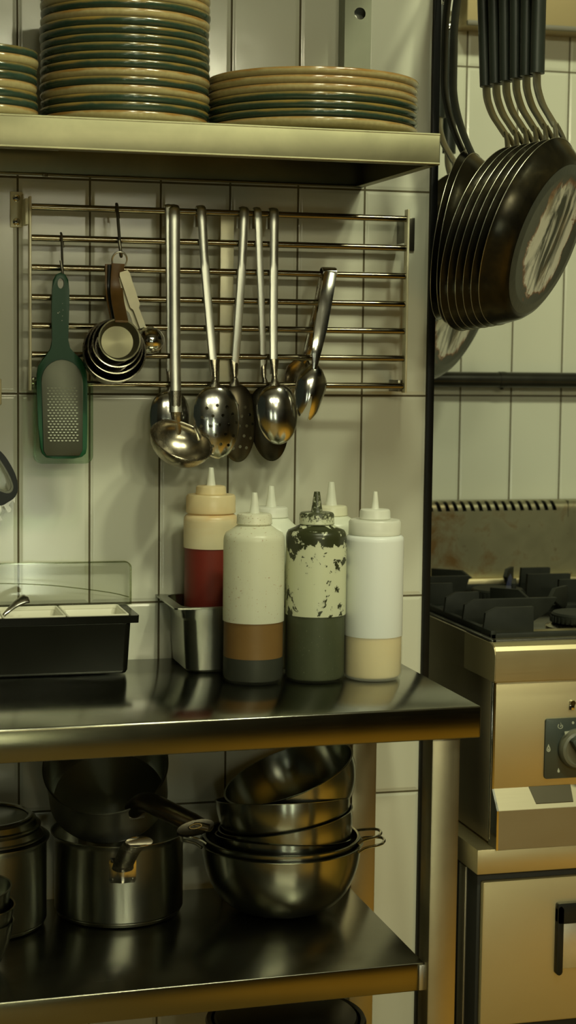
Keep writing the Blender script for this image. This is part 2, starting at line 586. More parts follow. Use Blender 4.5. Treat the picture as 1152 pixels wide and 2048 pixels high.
def add_sweep(bm, path, prof_fn, up=Vector((0, 1, 0)), closed=False, caps=True):
    """sweep a closed 2D section along a path; prof_fn(t) -> list of (a, b): a along side, b along up'"""
    n = len(path)
    rings = []
    side_prev = None
    for i, p in enumerate(path):
        if closed:
            t = path[(i + 1) % n] - path[i - 1]
        else:
            t = path[min(i + 1, n - 1)] - path[max(i - 1, 0)]
        t.normalize()
        s = t.cross(up)
        if s.length < 1e-4:
            s = side_prev if side_prev is not None else t.orthogonal()
        s.normalize()
        if side_prev is not None and s.dot(side_prev) < 0 and up.length < 0.5:
            s = -s
        side_prev = s
        b = s.cross(t).normalized()
        rings.append([bm.verts.new(p + s * a + b * c) for a, c in prof_fn(i / max(1, n - 1))])
    m = len(rings[0])
    for k in range(n if closed else n - 1):
        A, B = rings[k], rings[(k + 1) % n]
        for i in range(m):
            j = (i + 1) % m
            bm.faces.new((A[i], A[j], B[j], B[i]))
    if caps and not closed:
        bm.faces.new(rings[0][::-1])
        bm.faces.new(rings[-1])
    return [v for r in rings for v in r]


def circ(r, seg=12, sx=1.0, sy=1.0):
    return [(r * sx * math.cos(2 * PI * i / seg), r * sy * math.sin(2 * PI * i / seg)) for i in range(seg)]


def add_tube(bm, pts, r, seg=12, sub=6, closed=False, up=None):
    """round tube with parallel-transported frame"""
    P = smooth_path(pts, sub) if not closed else [Vector(p) for p in pts]
    n = len(P)
    tan = []
    for i in range(n):
        t = (P[(i + 1) % n] - P[i - 1]) if closed else (P[min(i + 1, n - 1)] - P[max(i - 1, 0)])
        tan.append(t.normalized())
    nrm = tan[0].orthogonal().normalized()
    rings = []
    for i in range(n):
        if i:
            nrm = (nrm - tan[i] * nrm.dot(tan[i])).normalized()
        b = tan[i].cross(nrm)
        rr = r(i / max(1, n - 1)) if callable(r) else r
        rings.append([bm.verts.new(P[i] + (nrm * math.cos(2 * PI * k / seg) + b * math.sin(2 * PI * k / seg)) * rr) for k in range(seg)])
    for k in range(n if closed else n - 1):
        A, B = rings[k], rings[(k + 1) % n]
        for i in range(seg):
            j = (i + 1) % seg
            bm.faces.new((A[i], A[j], B[j], B[i]))
    if not closed:
        bm.faces.new(rings[0][::-1])
        bm.faces.new(rings[-1])


def rounded_rect(x0, x1, z0, z1, r, seg=6):
    pts = []
    for cx, cz, a0 in ((x1 - r, z1 - r, 0), (x0 + r, z1 - r, 90), (x0 + r, z0 + r, 180), (x1 - r, z0 + r, 270)):
        for i in range(seg + 1):
            a = math.radians(a0 + 90 * i / seg)
            pts.append((cx + r * math.cos(a), cz + r * math.sin(a)))
    return pts


def add_prism(bm, pts, y0, y1, M=None, bev=0.0):
    """extrude an x-z outline from y0 to y1"""
    a = [bm.verts.new((x, y0, z)) for x, z in pts]
    b = [bm.verts.new((x, y1, z)) for x, z in pts]
    n = len(pts)
    f0 = bm.faces.new(a)
    f1 = bm.faces.new(b[::-1])
    for i in range(n):
        j = (i + 1) % n
        bm.faces.new((a[i], b[i], b[j], a[j]))
    if M is not None:
        bmesh.ops.transform(bm, matrix=M, verts=a + b)
    if bev > 0:
        bmesh.ops.bevel(bm, geom=list(f0.edges) + list(f1.edges), offset=bev, segments=2, affect='EDGES', profile=0.5)
    return a + b


def add_frame(bm, outer, inner, y0, y1):
    """ring between two outlines with the same point count, extruded along y"""
    n = len(outer)
    R = [[bm.verts.new((x, y, z)) for x, z in o] for o, y in ((outer, y0), (inner, y0), (inner, y1), (outer, y1))]
    for k in range(4):
        A, B = R[k], R[(k + 1) % 4]
        for i in range(n):
            j = (i + 1) % n
            bm.faces.new((A[i], A[j], B[j], B[i]))


def cut(o, cutters):
    """boolean difference, baked into the mesh; cutters is a bmesh in the object's own coordinates"""
    bmesh.ops.recalc_face_normals(cutters, faces=cutters.faces)
    me = bpy.data.meshes.new('cutter')
    cutters.to_mesh(me)
    cutters.free()
    c = bpy.data.objects.new('cutter', me)
    COL.objects.link(c)
    c.matrix_world = o.matrix_world.copy()
    if o.parent:
        bpy.context.view_layer.update()
        c.matrix_world = o.matrix_world.copy()
    md = o.modifiers.new('cut', 'BOOLEAN')
    md.object = c
    md.solver = 'EXACT'
    dg = bpy.context.evaluated_depsgraph_get()
    new = bpy.data.meshes.new_from_object(o.evaluated_get(dg))
    o.modifiers.clear()
    old = o.data
    o.data = new
    bpy.data.objects.remove(c)
    bpy.data.meshes.remove(me)
    return o


def solid_disc(bm, p, axis, r, h, seg=24):
    M = Matrix.Translation(p) @ Vector(axis).to_track_quat('Z', 'Y').to_matrix().to_4x4()
    add_lathe(bm, [(0, 0), (r, 0), (r, h), (0, h)], seg, M=M)


def lathe_part(name, prof, seg, M, mat, parent, angle=40):
    """lathe kept in its own axes, placed by the object's transform (brush marks stay concentric)"""
    bm = bmesh.new()
    add_lathe(bm, prof, seg)
    o = fin(name, bm, mat, None, angle=angle, world=False)
    o.parent = parent
    o.matrix_local = Matrix.Translation(-Vector(parent.location)) @ M
    return o


def ordinal(k):
    return ['lowest', 'second', 'third', 'fourth', 'fifth', 'sixth', 'seventh', 'eighth', 'ninth', 'tenth', 'eleventh',
            'twelfth', 'thirteenth', 'fourteenth', 'fifteenth', 'sixteenth', 'seventeenth'][k]


# ------------------------------------------------------------------ the room
struct(box('floor', -3, 4, -6, 1, -0.05, 0, MAT['floor']))
struct(box('ceiling', -3, 4, -6, 1, 3.3, 3.35, MAT['ceiling']))
struct(box('wall_front', -3, 4, -6, -5.5, 0, 3.3, MAT['dado']))
struct(box('wall_back', -3, 0.6092, 0, 0.10, 0, 3.3, MAT['tile_a']))
struct(box('wall_kitchen', -3, 4, 0.598, 0.7, 0, 3.3, MAT['tile_b']))
cn = box('reflection_blocker', -2.0, 3.2, -4.3, -3.75, 0.0, 0.95, MAT['black_trim'], None, 0.01)  # unseen dark block added to keep the lit floor out of steel reflections
tag(cn, 'unseen added dark counter standing opposite the work table', 'blocker')
struct(box('wall_right', 3.9, 4.0, -5.5, 0.598, 0, 3.3, MAT['dado']))
tr = bmesh.new()
add_box(tr, 0.6092, 0.6205, -0.006, 0.10, 0, 3.3, 0.0015)
struct(fin('trim_1', tr, MAT['black_trim']))

# ------------------------------------------------------------------ worktop table
ZT = 0.870
T = thing('work_table', 'stainless steel work table with worktop and lower shelf standing before the tiled wall', 'table', (0.0, -0.21, 0.0))
bm = bmesh.new()
# worktop: folded sheet, 4 cm front and side faces; front edge runs very slightly out of square
XR = 0.5418


def yf(x):
    return -0.427 - 0.028 * (XR - x)


XL = -0.75


def slab(bm, x0, x1, f, yb, z0, z1, bev):
    vs = add_box(bm, x0, x1, -1, yb, z0, z1, 0)
    for v in vs:
        if v.co.y < -0.9:
            v.co.y = f(v.co.x)
    es = set()
    for v in vs:
        for e in v.link_edges:
            es.add(e)
    bmesh.ops.bevel(bm, geom=list(es), offset=bev, segments=3, affect='EDGES', profile=0.5)


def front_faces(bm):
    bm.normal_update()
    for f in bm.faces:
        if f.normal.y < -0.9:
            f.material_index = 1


slab(bm, XL, XR, yf, -0.002, ZT - 0.0415, ZT, 0.0028)
front_faces(bm)
fin('worktop', bm, [MAT['steel_top'], MAT['steel_face_dark']], T)
for (lx, ly) in ((0.4795, -0.418), (0.482, -0.065), (-0.70, -0.44), (-0.70, -0.065)):
    bm = bmesh.new()
    add_box(bm, lx, lx + 0.0385, ly, ly + 0.0385, 0.012, ZT - 0.0415, 0.003)
    leg = fin('leg', bm, MAT['steel_z'], T)
    bm = bmesh.new()
    add_lathe(bm, [(0, 0), (0.018, 0), (0.018, 0.008), (0.012, 0.0125), (0, 0.0125)], 24, M=Matrix.Translation((lx + 0.019, ly + 0.019, 0)))
    fin('foot', bm, MAT['black_plastic'], leg, world=True)
bm = bmesh.new()
slab(bm, -0.70, 0.4793, lambda x: -0.404 - 0.034 * (0.48 - x), -0.03, 0.4925, 0.530, 0.0016)
front_faces(bm)
fin('lower_shelf', bm, [MAT['steel_low'], MAT['steel_face_dark']], T)
bm = bmesh.new()
add_box(bm, 0.4715, 0.481, -0.407, -0.4015, 0.494, 0.528, 0.001)
fin('weld_tab', bm, MAT['steel_x'], T)

# ------------------------------------------------------------------ wall shelf
S = thing('wall_shelf', 'long stainless steel wall shelf carrying the plate stacks above the utensil rack', 'shelf', (0.0, -0.17, 1.56))
ZS0, ZS1 = 1.5598, 1.5993
bm = bmesh.new()
add_box(bm, -0.9, 0.504, -0.336, -0.001, ZS1 - 0.0016, ZS1, 0.0006)      # plate
add_box(bm, -0.9, 0.504, -0.336, -0.3345, ZS0, ZS1 - 0.0005, 0.0005)      # front lip
add_box(bm, 0.5025, 0.504, -0.336, -0.001, ZS0, ZS1 - 0.0005, 0.0005)     # side lip
add_box(bm, -0.9, 0.504, -0.0025, -0.001, ZS0, ZS1 - 0.0005, 0.0005)      # back lip
add_box(bm, -0.9, 0.502, -0.336, -0.322, ZS0, ZS0 + 0.0015, 0.0005)       # return flange
add_box(bm, -0.9, 0.502, -0.014, -0.001, ZS0, ZS0 + 0.0015, 0.0005)
add_box(bm, 0.490, 0.504, -0.336, -0.001, ZS0, ZS0 + 0.0015, 0.0005)
add_tube(bm, [(-0.9, -0.3345, ZS1 - 0.0012), (0.5035, -0.3345, ZS1 - 0.0012)], 0.0019, 12, 1)
add_tube(bm, [(-0.9, -0.3345, ZS0 + 0.0016), (0.5035, -0.3345, ZS0 + 0.0016)], 0.0019, 12, 1)
fin('shelf_tray', bm, MAT['steel_shelf'], S, angle=30)
bm = bmesh.new()
add_box(bm, -0.9, 0.055, -0.30, -0.016, ZS1 - 0.006, ZS1 - 0.0018, 0.0008)  # pale sheet under the left part of the shelf
fin('pale_plate', bm, MAT['handle_pale'], S)
bm = bmesh.new()
add_lathe(bm, [(0, 0), (0.004, 0.0005), (0.004, 0.004), (0, 0.004)], 16, M=Matrix.Translation((0.036, -0.02, ZS0 - 0.0032)))
fin('screw', bm, MAT['steel_pol'], S)

# unseen second shelf, added above the frame to shade the wall behind the plates
S2 = thing('wall_shelf', 'unseen upper steel shelf added above the plate shelf for its shadow', 'shelf', (0.0, -0.17, 2.0))
bm = bmesh.new()
add_box(bm, -0.9, 0.62, -0.47, -0.001, 2.03, 2.07, 0.002)
fin('shelf_tray', bm, MAT['steel_shelf'], S2)
# upright wall channel with a fixing hole
UP = thing('wall_upright', 'steel wall channel with a round bolt hole behind the wide plate stack', 'bracket', (0.484, -0.02, 1.5995))
bm = bmesh.new()
add_box(bm, 0.4645, 0.4655, -0.030, -0.0005, 1.5995, 2.03)
add_box(bm, 0.5035, 0.5045, -0.030, -0.0005, 1.5995, 2.03)
add_box(bm, 0.4645, 0.5045, -0.031, -0.0295, 1.5995, 2.03)
ch = fin('channel', bm, MAT['steel_dull'], UP)
h = W(720, 27, -0.031)
bm = bmesh.new()
solid_disc(bm, Vector((h.x, -0.045, h.z)) - Vector(UP.location), (0, 1, 0), 0.0085, 0.03, 28)
cut(ch, bm)
bm = bmesh.new()
solid_disc(bm, (h.x - 0.003, -0.006, h.z - 0.003), (0, -1, 0), 0.0052, 0.004, 20)
bo = fin('bolt', bm, MAT['handle_pale'], UP)
bm = bmesh.new()
add_box(bm, h.x - 0.0065, h.x + 0.0005, -0.0115, -0.0098, h.z - 0.0036, h.z - 0.0024)
add_box(bm, h.x - 0.0036, h.x - 0.0024, -0.0115, -0.0098, h.z - 0.0065, h.z + 0.0005)
fin('bolt_slot', bm, MAT['screw_dark'], bo)

# ------------------------------------------------------------------ plates


def plate_mesh(R, mat, name):
    bm = bmesh.new()
    p = [(0, 0.0), (0.52 * R, 0.0), (0.56 * R, 0.0), (0.60 * R, 0.0022), (0.80 * R, 0.0040), (0.93 * R, 0.0065), (0.985 * R, 0.0098),
         (R, 0.0140), (R * 0.9995, 0.0172), (R - 0.0012, 0.0183), (R - 0.0030, 0.0180), (R - 0.0045, 0.0165), (0.94 * R, 0.0120), (0.85 * R, 0.0104), (0.6 * R, 0.0100), (0, 0.0100)]
    add_lathe(bm, p, 96)
    o = fin(name, bm, mat, None, angle=60, world=False)
    return o


def stack(R, cx, cy, cols, name, where, group, pitch=0.0105, lab='plate'):
    proto = {}
    for k, c in enumerate(cols):
        m = MAT['plate_beige'] if c == 'b' else MAT['plate_teal']
        if c not in proto:
            o = plate_mesh(R, m, name)
            proto[c] = o
        else:
            o = proto[c].copy()
            COL.objects.link(o)
        o.location = (cx + random.uniform(-0.0012, 0.0012), cy + random.uniform(-0.0012, 0.0012), ZS1 + 0.0001 + k * pitch)
        o.rotation_euler = (0, 0, random.uniform(0, 6.28))
        pos = 'top' if k == len(cols) - 1 else ('lowest' if k == 0 else ordinal(k) + ' from the bottom')
        tag(o, '%s stoneware plate, %s in the %s' % ('beige' if c == 'b' else 'dark teal', pos, where), lab, group)


stack(0.1435, 0.3785, -0.170, 'btttbbb', 'dinner_plate', 'wide short stack', 'wide plates on the shelf', lab='plate')
stack(0.1110, 0.1215, -0.175, 'bttbtbttttttbtbb', 'side_plate', 'tall stack', 'plates in the tall stack', lab='plate')
stack(0.0720, -0.0700, -0.215, 'bttbttbt', 'small_plate', 'small stack at the left edge', 'small plates at the left', lab='plate')

# ------------------------------------------------------------------ utensil rack
RK = thing('utensil_rack', 'steel wall rack of seven horizontal rods with utensils hooked on it', 'rack', (0.285, -0.03, 1.26))
ZR = [1.5135, 1.4708, 1.4302, 1.3893, 1.3500, 1.3105, 1.2702]
ZR = [1.5128, 1.4706, 1.4302, 1.3894, 1.3502, 1.3105, 1.2704]
XB1 = W(809.5, 600, -0.05).x
for z in ZR:
    bm = bmesh.new()
    add_tube(bm, [(0.0135, -0.05, z), (XB1 + 0.001, -0.05, z)], 0.0046, 16, 1)
    fin('rod', bm, MAT['rod'], RK)
for x in (0.0095, XB1):
    bm = bmesh.new()
    add_box(bm, x, x + 0.003, -0.058, -0.042, 1.2605, 1.5265, 0.0008)
    fin('side_bar', bm, MAT['satin'], RK)
for (x0, x1, sx) in ((-0.0105, 0.0065, 0.0093), (0.567, 0.5765, 0.5650)):
    pl = bmesh.new()
    if x0 < 0:
        add_box(pl, x0, x1, -0.004, -0.0005, 1.4875, 1.5365, 0.0008)
        add_box(pl, 0.0048, 0.0064, -0.020, -0.001, 1.4885, 1.5325, 0.0004)
        add_box(pl, 0.0048, 0.0100, -0.0515, -0.0185, 1.4885, 1.5240, 0.0004)
    else:
        xa_, xb_ = W(812, 450, -0.003).x, W(829.5, 450, -0.003).x
        add_box(pl, xa_, xb_, -0.004, -0.0005, 1.4700, 1.5185, 0.0008)
        add_box(pl, XB1 + 0.0025, XB1 + 0.0045, -0.0515, -0.001, 1.4790, 1.5160, 0.0004)
    p = fin('mounting_plate', pl, MAT['satin'] if x0 < 0 else MAT['ring_dark'], RK)  # left plate's bright reflection is put into its paler colour
    if x0 < 0:
        for zz in (1.5280, 1.4950):
            bm = bmesh.new()
            add_lathe(bm, [(0, 0), (0.0050, 0), (0.0052, 0.0006), (0.0040, 0.0016), (0, 0.0020)], 20,
                      M=Matrix.Translation((-0.0022, -0.004, zz)) @ Matrix.Rotation(PI / 2, 4, 'X'))
            s = fin('screw', bm, MAT['steel_pol'], p)
            bm = bmesh.new()
            for a in (0.35, 0.35 + PI / 2):
                vs = add_box(bm, -0.0028, 0.0028, -0.0064, -0.0056, -0.0006, 0.0006)
                bmesh.ops.rotate(bm, verts=vs, cent=(0, 0, 0), matrix=Matrix.Rotation(a, 3, 'Y'))
            bmesh.ops.translate(bm, verts=bm.verts, vec=(-0.0022, 0, zz))
            fin('screw_slot', bm, MAT['screw_dark'], p)
for x in (0.0145, XB1 - 0.006):
    bm = bmesh.new()
    add_box(bm, x, x + 0.006, -0.044, -0.001, 1.262, 1.279, 0.0006)
    fin('lower_bracket', bm, MAT['ring_dark'], RK)
bm = bmesh.new()
add_box(bm, 0.2815, 0.3010, -0.0435, -0.0405, 1.2640, 1.5100, 0.0006)
fin('centre_strap', bm, MAT['satin'], RK)


# ------------------------------------------------------------------ hanging spoons


def bowl_sheet(bm, outline, depth, th, nu=14, M=None, egg=0.0, ny=-1):
    """dished bowl; outline(v) -> half width, v along z from 0 (neck) down to 1 (tip); hollow faces -y"""
    L = outline['L']
    nv = 22
    grid = []
    for j in range(nv + 1):
        v = j / nv
        # denser near both ends
        v = 0.5 - 0.5 * math.cos(PI * v)
        w = outline['w'](v)
        row = []
        for i in range(nu + 1):
            u = -1 + 2 * i / nu
            us = math.sin(u * PI / 2)
            d = depth * (1 - us * us) ** 0.75 * math.sin(PI * min(1, max(0, v)) ** outline.get('k', 0.85)) ** 0.6 if 0 < v < 1 else 0
            row.append(bm.verts.new((w * us, d, -L * v)))
        grid.append(row)
    fs = []
    for j in range(nv):
        for i in range(nu):
            q = [grid[j][i], grid[j][i + 1], grid[j + 1][i + 1], grid[j + 1][i]]
            try:
                fs.append(bm.faces.new(q))
            except ValueError:
                pass
    vs = [v for r in grid for v in r]
    bmesh.ops.remove_doubles(bm, verts=vs, dist=1e-5)
    geom = [f for f in bm.faces]
    bmesh.ops.recalc_face_normals(bm, faces=geom)
    bmesh.ops.solidify(bm, geom=geom, thickness=th)


def egg_w(Wd, p1=0.42, p2=0.62):
    def w(v):
        v = min(1, max(0, v))
        return Wd * max(0.0, (1 - abs(2 * (v ** p1 if False else v ** 0.86) - 1) ** 2.15)) ** 0.5 + 0.0002
    return w


def utensil_handle(bm, top, bot, y, w_top, w_bot, hook=True):
    """flat channel handle from the rod down to the neck, hooked back over the rod at the top"""
    pts = []
    zr = ZR[0]
    xt = top[0]
    if hook:
        pts += [(xt, -0.0385, zr - 0.020), (xt, -0.0390, zr - 0.004), (xt, -0.0430, zr + 0.0058), (xt, -0.050, zr + 0.0085), (xt, -0.0572, zr + 0.0055), (xt + (bot[0] - xt) * 0.03, y, zr - 0.006)]
    else:
        pts += [(xt, y, top[1])]
    for t in (0.25, 0.5, 0.75, 1.0):
        pts.append((xt + (bot[0] - xt) * t, y + (bot[2] - y) * t ** 3 if len(bot) > 2 else y, pts[-1][2] + 0 if False else (top[1] - 0.02) + (bot[1] - (top[1] - 0.02)) * t))
    P = smooth_path(pts, 5)
    th = 0.0011

    def prof(t):
        w = (w_top + (w_bot - w_top) * t) / 2
        # shallow channel section: raised centre
        return [(-w, -th), (-w * 0.75, 0.0006), (0, 0.0016), (w * 0.75, 0.0006), (w, -th), (w * 0.7, -th - 0.0009), (0, -0.0001), (-w * 0.7, -th - 0.0009)]
    n = len(P)
    rings = []
    for i, p in enumerate(P):
        t = (P[min(i + 1, n - 1)] - P[max(i - 1, 0)]).normalized()
        s = Vector((1, 0, 0))
        s = (s - t * s.dot(t)).normalized()
        b = t.cross(s)
        rings.append([bm.verts.new(p + s * a + b * c) for a, c in prof(i / (n - 1))])
    for k in range(n - 1):
        for i in range(8):
            j = (i + 1) % 8
            bm.faces.new((rings[k][i], rings[k][j], rings[k + 1][j], rings[k + 1][i]))
    bm.faces.new(rings[0][::-1])
    bm.faces.new(rings[-1])


def spoon(name, label, cat, top, neck, bowl_top, tip, width, y0, yb, depth, mat_bowl, holes=None, hw=0.0145, tilt=0.0, mat_handle='handle_pale', flip=False):
    """top/neck = (x, z) of the handle; bowl_top -> tip the bowl's axis"""
    o = thing(name, label, cat, (top[0], y0, top[1]), 'utensils hooked on the rack')
    bm = bmesh.new()
    utensil_handle(bm, top, (neck[0], neck[1], yb + 0.002), y0, hw, hw * 0.82)
    fin('handle', bm, MAT[mat_handle], o)
    # neck
    bm = bmesh.new()
    bt = Vector((bowl_top[0], yb, bowl_top[1]))
    P = smooth_path([(neck[0], yb + 0.0015, neck[1] + 0.022), (neck[0], yb + 0.001, neck[1]), tuple((Vector((neck[0], yb, neck[1])) + bt) / 2), tuple(bt + (Vector((tip[0], yb, tip[1])) - bt).normalized() * 0.009)], 5)
    n = len(P)
    rings = []
    for i, p in enumerate(P):
        t = i / (n - 1)
        w = (hw * 0.5) * (1.0 - 0.45 * math.sin(PI * min(1, t * 1.15))) + (0.005 * max(0, t - 0.75) / 0.25)
        h = 0.0022 * (1 + 0.9 * math.sin(PI * t))
        rings.append([bm.verts.new(p + Vector((a * w, b * h, 0))) for a, b in circ(1, 12)])
    for k in range(n - 1):
        for i in range(12):
            j = (i + 1) % 12
            bm.faces.new((rings[k][i], rings[k][j], rings[k + 1][j], rings[k + 1][i]))
    bm.faces.new(rings[0][::-1])
    bm.faces.new(rings[-1])
    fin('neck', bm, MAT['steel_pol_dark'], o)
    # bowl
    ax = Vector((tip[0] - bowl_top[0], 0, tip[1] - bowl_top[1]))
    L = ax.length
    ang = math.atan2(ax.x, -ax.z)
    bm = bmesh.new()
    bowl_sheet(bm, dict(L=L, w=egg_w(width / 2)), depth, 0.0011)
    if not flip:
        bmesh.ops.scale(bm, vec=(1, -1, 1), verts=bm.verts)
    M = Matrix.Translation(bt) @ Matrix.Rotation(-ang, 4, 'Y') @ Matrix.Rotation(tilt, 4, 'X')
    bmesh.ops.transform(bm, matrix=M, verts=bm.verts)
    b = fin('bowl', bm, mat_bowl, o, angle=60)
    if holes:
        c = bmesh.new()
        for (u, v) in holes:
            p = M @ Vector((u * width / 2, 0, -L * v)) - Vector(o.location)
            solid_disc(c, p + Vector((0, -0.04, 0)), (0, 1, 0), 0.0023, 0.08, 12)
        cut(b, c)
    return o


HOLES = [(-0.45, 0.30), (0.0, 0.27), (0.42, 0.30), (-0.66, 0.42), (-0.22, 0.41), (0.22, 0.41), (0.66, 0.40), (-0.72, 0.54), (-0.34, 0.545), (0.06, 0.535), (0.46, 0.54), (0.80, 0.52), (-0.12, 0.67), (0.30, 0.665), (-0.5, 0.68), (0.66, 0.70), (0.08, 0.80), (-0.28, 0.82), (0.42, 0.82)]

U1x = 0.2115
spoon('solid_spoon', 'serving spoon hanging half hidden behind the ladle', 'spoon', (0.207, 1.5215), (0.209, 1.262), (0.2085, 1.262), (0.2110, 1.188), 0.0, -0.0570, -0.0545, 0.011, MAT['steel_pol']) if False else None
spoon('serving_spoon', 'plain serving spoon hanging half hidden behind the ladle', 'spoon', (0.2045, 1.5195), (0.2085, 1.270), (0.2085, 1.262), (0.2085, 1.176), 0.057, -0.0560, -0.050, 0.009, MAT['steel_pol'], hw=0.012)
spoon('slotted_spoon', 'shiny slotted spoon with pierced bowl beside the ladle', 'spoon', (0.2505, 1.5190), (0.2690, 1.284), (0.2690, 1.270), (0.2755, 1.166), 0.0665, -0.0600, -0.0700, 0.010, MAT['steel_pol'], holes=HOLES)
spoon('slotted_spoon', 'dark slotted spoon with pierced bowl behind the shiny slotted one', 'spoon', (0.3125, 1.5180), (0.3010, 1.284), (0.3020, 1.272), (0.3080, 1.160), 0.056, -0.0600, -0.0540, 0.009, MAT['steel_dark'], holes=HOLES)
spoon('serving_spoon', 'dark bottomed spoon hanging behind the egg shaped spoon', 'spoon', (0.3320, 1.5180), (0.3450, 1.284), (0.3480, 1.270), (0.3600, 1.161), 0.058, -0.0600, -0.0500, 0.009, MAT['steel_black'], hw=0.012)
spoon('serving_spoon', 'egg shaped serving spoon with bright hollow bowl beside the tongs', 'spoon', (0.3560, 1.5180), (0.3560, 1.286), (0.3570, 1.272), (0.3655, 1.186), 0.0605, -0.0600, -0.0690, 0.012, MAT['steel_pol'])

# ladle
LD = thing('ladle', 'big steel ladle with a round bowl hanging lowest on the rack', 'ladle', (0.211, -0.062, 1.522), 'utensils hooked on the rack')
bm = bmesh.new()
utensil_handle(bm, (0.2115, 1.5215), (0.2140, 1.232, -0.0700), -0.0620, 0.0155, 0.0150)
fin('handle', bm, MAT['handle_pale'], LD)
RL = 0.0445
bm = bmesh.new()
pr = []
for i in range(15):
    a = PI / 2 * i / 14
    pr.append((RL * math.sin(a), -0.034 * math.cos(a)))
pr += [(RL + 0.0012, 0.0005), (RL + 0.0004, 0.0014), (RL - 0.0008, 0.0006)]
for i in range(14, -1, -1):
    a = PI / 2 * i / 14
    pr.append(((RL - 0.0012) * math.sin(a), -0.0328 * math.cos(a)))
lc = W(363, 881, -0.100)
ML = Matrix.Translation(lc) @ Matrix.Rotation(math.radians(15), 4, 'Y') @ Matrix.Rotation(math.radians(33), 4, 'X')
add_lathe(bm, pr, 64, M=ML)
fin('bowl', bm, MAT['steel_pol_dark'], LD, angle=50)
bm = bmesh.new()
P = smooth_path([(0.2135, -0.0690, 1.262), (0.2140, -0.0685, 1.238), (0.2160, -0.0640, 1.225), (0.2190, -0.0600, 1.212), (0.2200, -0.0570, 1.196)], 5)
add_sweep(bm, P, lambda t: circ(1, 12, 0.0072 - 0.002 * t, 0.0022), up=Vector((0, 1, 0)))
fin('neck', bm, MAT['steel_pol_dark'], LD)

# tongs on the third rod
TG = thing('serving_tongs', 'steel serving tongs with forked spoon jaws hooked on the third rod', 'tongs', (0.438, -0.06, 1.44), 'utensils hooked on the rack')


def tong_arm(name, pts, wf, mat):
    bm = bmesh.new()
    P = smooth_path(pts, 6)
    n = len(P)
    rings = []
    for i, p in enumerate(P):
        t = (P[min(i + 1, n - 1)] - P[max(i - 1, 0)]).normalized()
        s = Vector((1, 0, 0))
        s = (s - t * s.dot(t)).normalized()
        b = t.cross(s)
        w = wf(i / (n - 1)) / 2
        q = [(-w, 0.0032), (-w * 0.9, -0.0002), (-w * 0.5, -0.0010), (w * 0.5, -0.0010), (w * 0.9, -0.0002), (w, 0.0032), (w * 0.8, 0.0012), (w * 0.4, 0.0002), (-w * 0.4, 0.0002), (-w * 0.8, 0.0012)]
        rings.append([bm.verts.new(p + s * a - b * c) for a, c in q])
    for k in range(n - 1):
        for i in range(10):
            j = (i + 1) % 10
            bm.faces.new((rings[k][i], rings[k][j], rings[k + 1][j], rings[k + 1][i]))
    bm.faces.new(rings[0][::-1])
    bm.faces.new(rings[-1])
    return fin(name, bm, mat, TG)


def wpt(px, py, y):
    return tuple(W(px, py, y))


tong_arm('arm', [wpt(661, 545, -0.0615), wpt(655, 585, -0.072), wpt(645, 640, -0.080), wpt(636, 690, -0.086), wpt(632, 718, -0.086), wpt(628, 745, -0.085)],
         lambda t: 0.0205 if t < 0.45 else 0.0205 - (t - 0.45) * 0.026, MAT['steel_pol'])
tong_arm('arm', [wpt(652, 545, -0.044), wpt(641, 600, -0.040), wpt(626, 660, -0.030), wpt(614, 705, -0.024), wpt(605, 725, -0.022)],
         lambda t: 0.0185 - 0.009 * t, MAT['steel_pol_dark'])
bm = bmesh.new()
a, b_ = W(661, 548, -0.0620), W(653, 548, -0.0430)
P = smooth_path([tuple(a), tuple(a + Vector((-0.0005, 0.0015, 0.006))), tuple((a + b_) / 2 + Vector((0, 0, 0.0100))), tuple(b_ + Vector((0, -0.0015, 0.006))), tuple(b_)], 4)
rings = []
for p in P:
    rings.append([bm.verts.new(p + Vector((s * 0.0105, 0, 0)) + Vector((0, dy, dz))) for s, dy, dz in ((-1, 0, 0), (1, 0, 0), (1, 0.0008, -0.0012), (-1, 0.0008, -0.0012))])
for k in range(len(P) - 1):
    for i in range(4):
        j = (i + 1) % 4
        bm.faces.new((rings[k][i], rings[k][j], rings[k + 1][j], rings[k + 1][i]))
bm.faces.new(rings[0][::-1])
bm.faces.new(rings[-1])
fin('spring_clip', bm, MAT['steel_pol'], TG)


def jaw(name, top, tip, width, fork, mat, flip):
    """forked spoon head: dished bowl split at the tip by a slot"""
    ax = tip - top
    L = ax.length
    ang = math.atan2(ax.x, -ax.z)
    bm = bmesh.new()

    def w(v):
        v = min(1, max(0, v))
        return width / 2 * (min(1, (v / 0.30)) ** 0.55) * (1 - 0.42 * max(0, v - 0.45) / 0.55) * (1 - 0.45 * (max(0, v - 0.8) / 0.2) ** 2) + 0.0003
    bowl_sheet(bm, dict(L=L, w=w, k=0.9), 0.011, 0.0011)
    if flip:
        bmesh.ops.scale(bm, vec=(1, -1, 1), verts=bm.verts)
    M = Matrix.Translation(top) @ Matrix.Rotation(-ang, 4, 'Y')
    bmesh.ops.transform(bm, matrix=M, verts=bm.verts)
    o = fin(name, bm, mat, TG, angle=60)
    if fork:
        c = bmesh.new()
        pts = [(-0.0010, -L * 0.55), (0.0014, -L * 0.55), (0.0030, -L * 0.75), (0.0036, -L * 1.10), (-0.0125, -L * 1.10), (-0.0062, -L * 0.88), (-0.0034, -L * 0.75)]
        add_prism(c, pts, -0.04, 0.04, M=Matrix.Translation(-Vector(TG.location)) @ M)
        cut(o, c)
    return o


jaw('jaw', W(630, 728, -0.079), W(610, 838, -0.080), 0.0430, True, MAT['steel_pol'], True)
jaw('jaw', W(609, 716, -0.024), W(583, 800, -0.026), 0.0400, True, MAT['steel_pol_dark'], False)


# ------------------------------------------------------------------ S hooks, grater, measuring cups


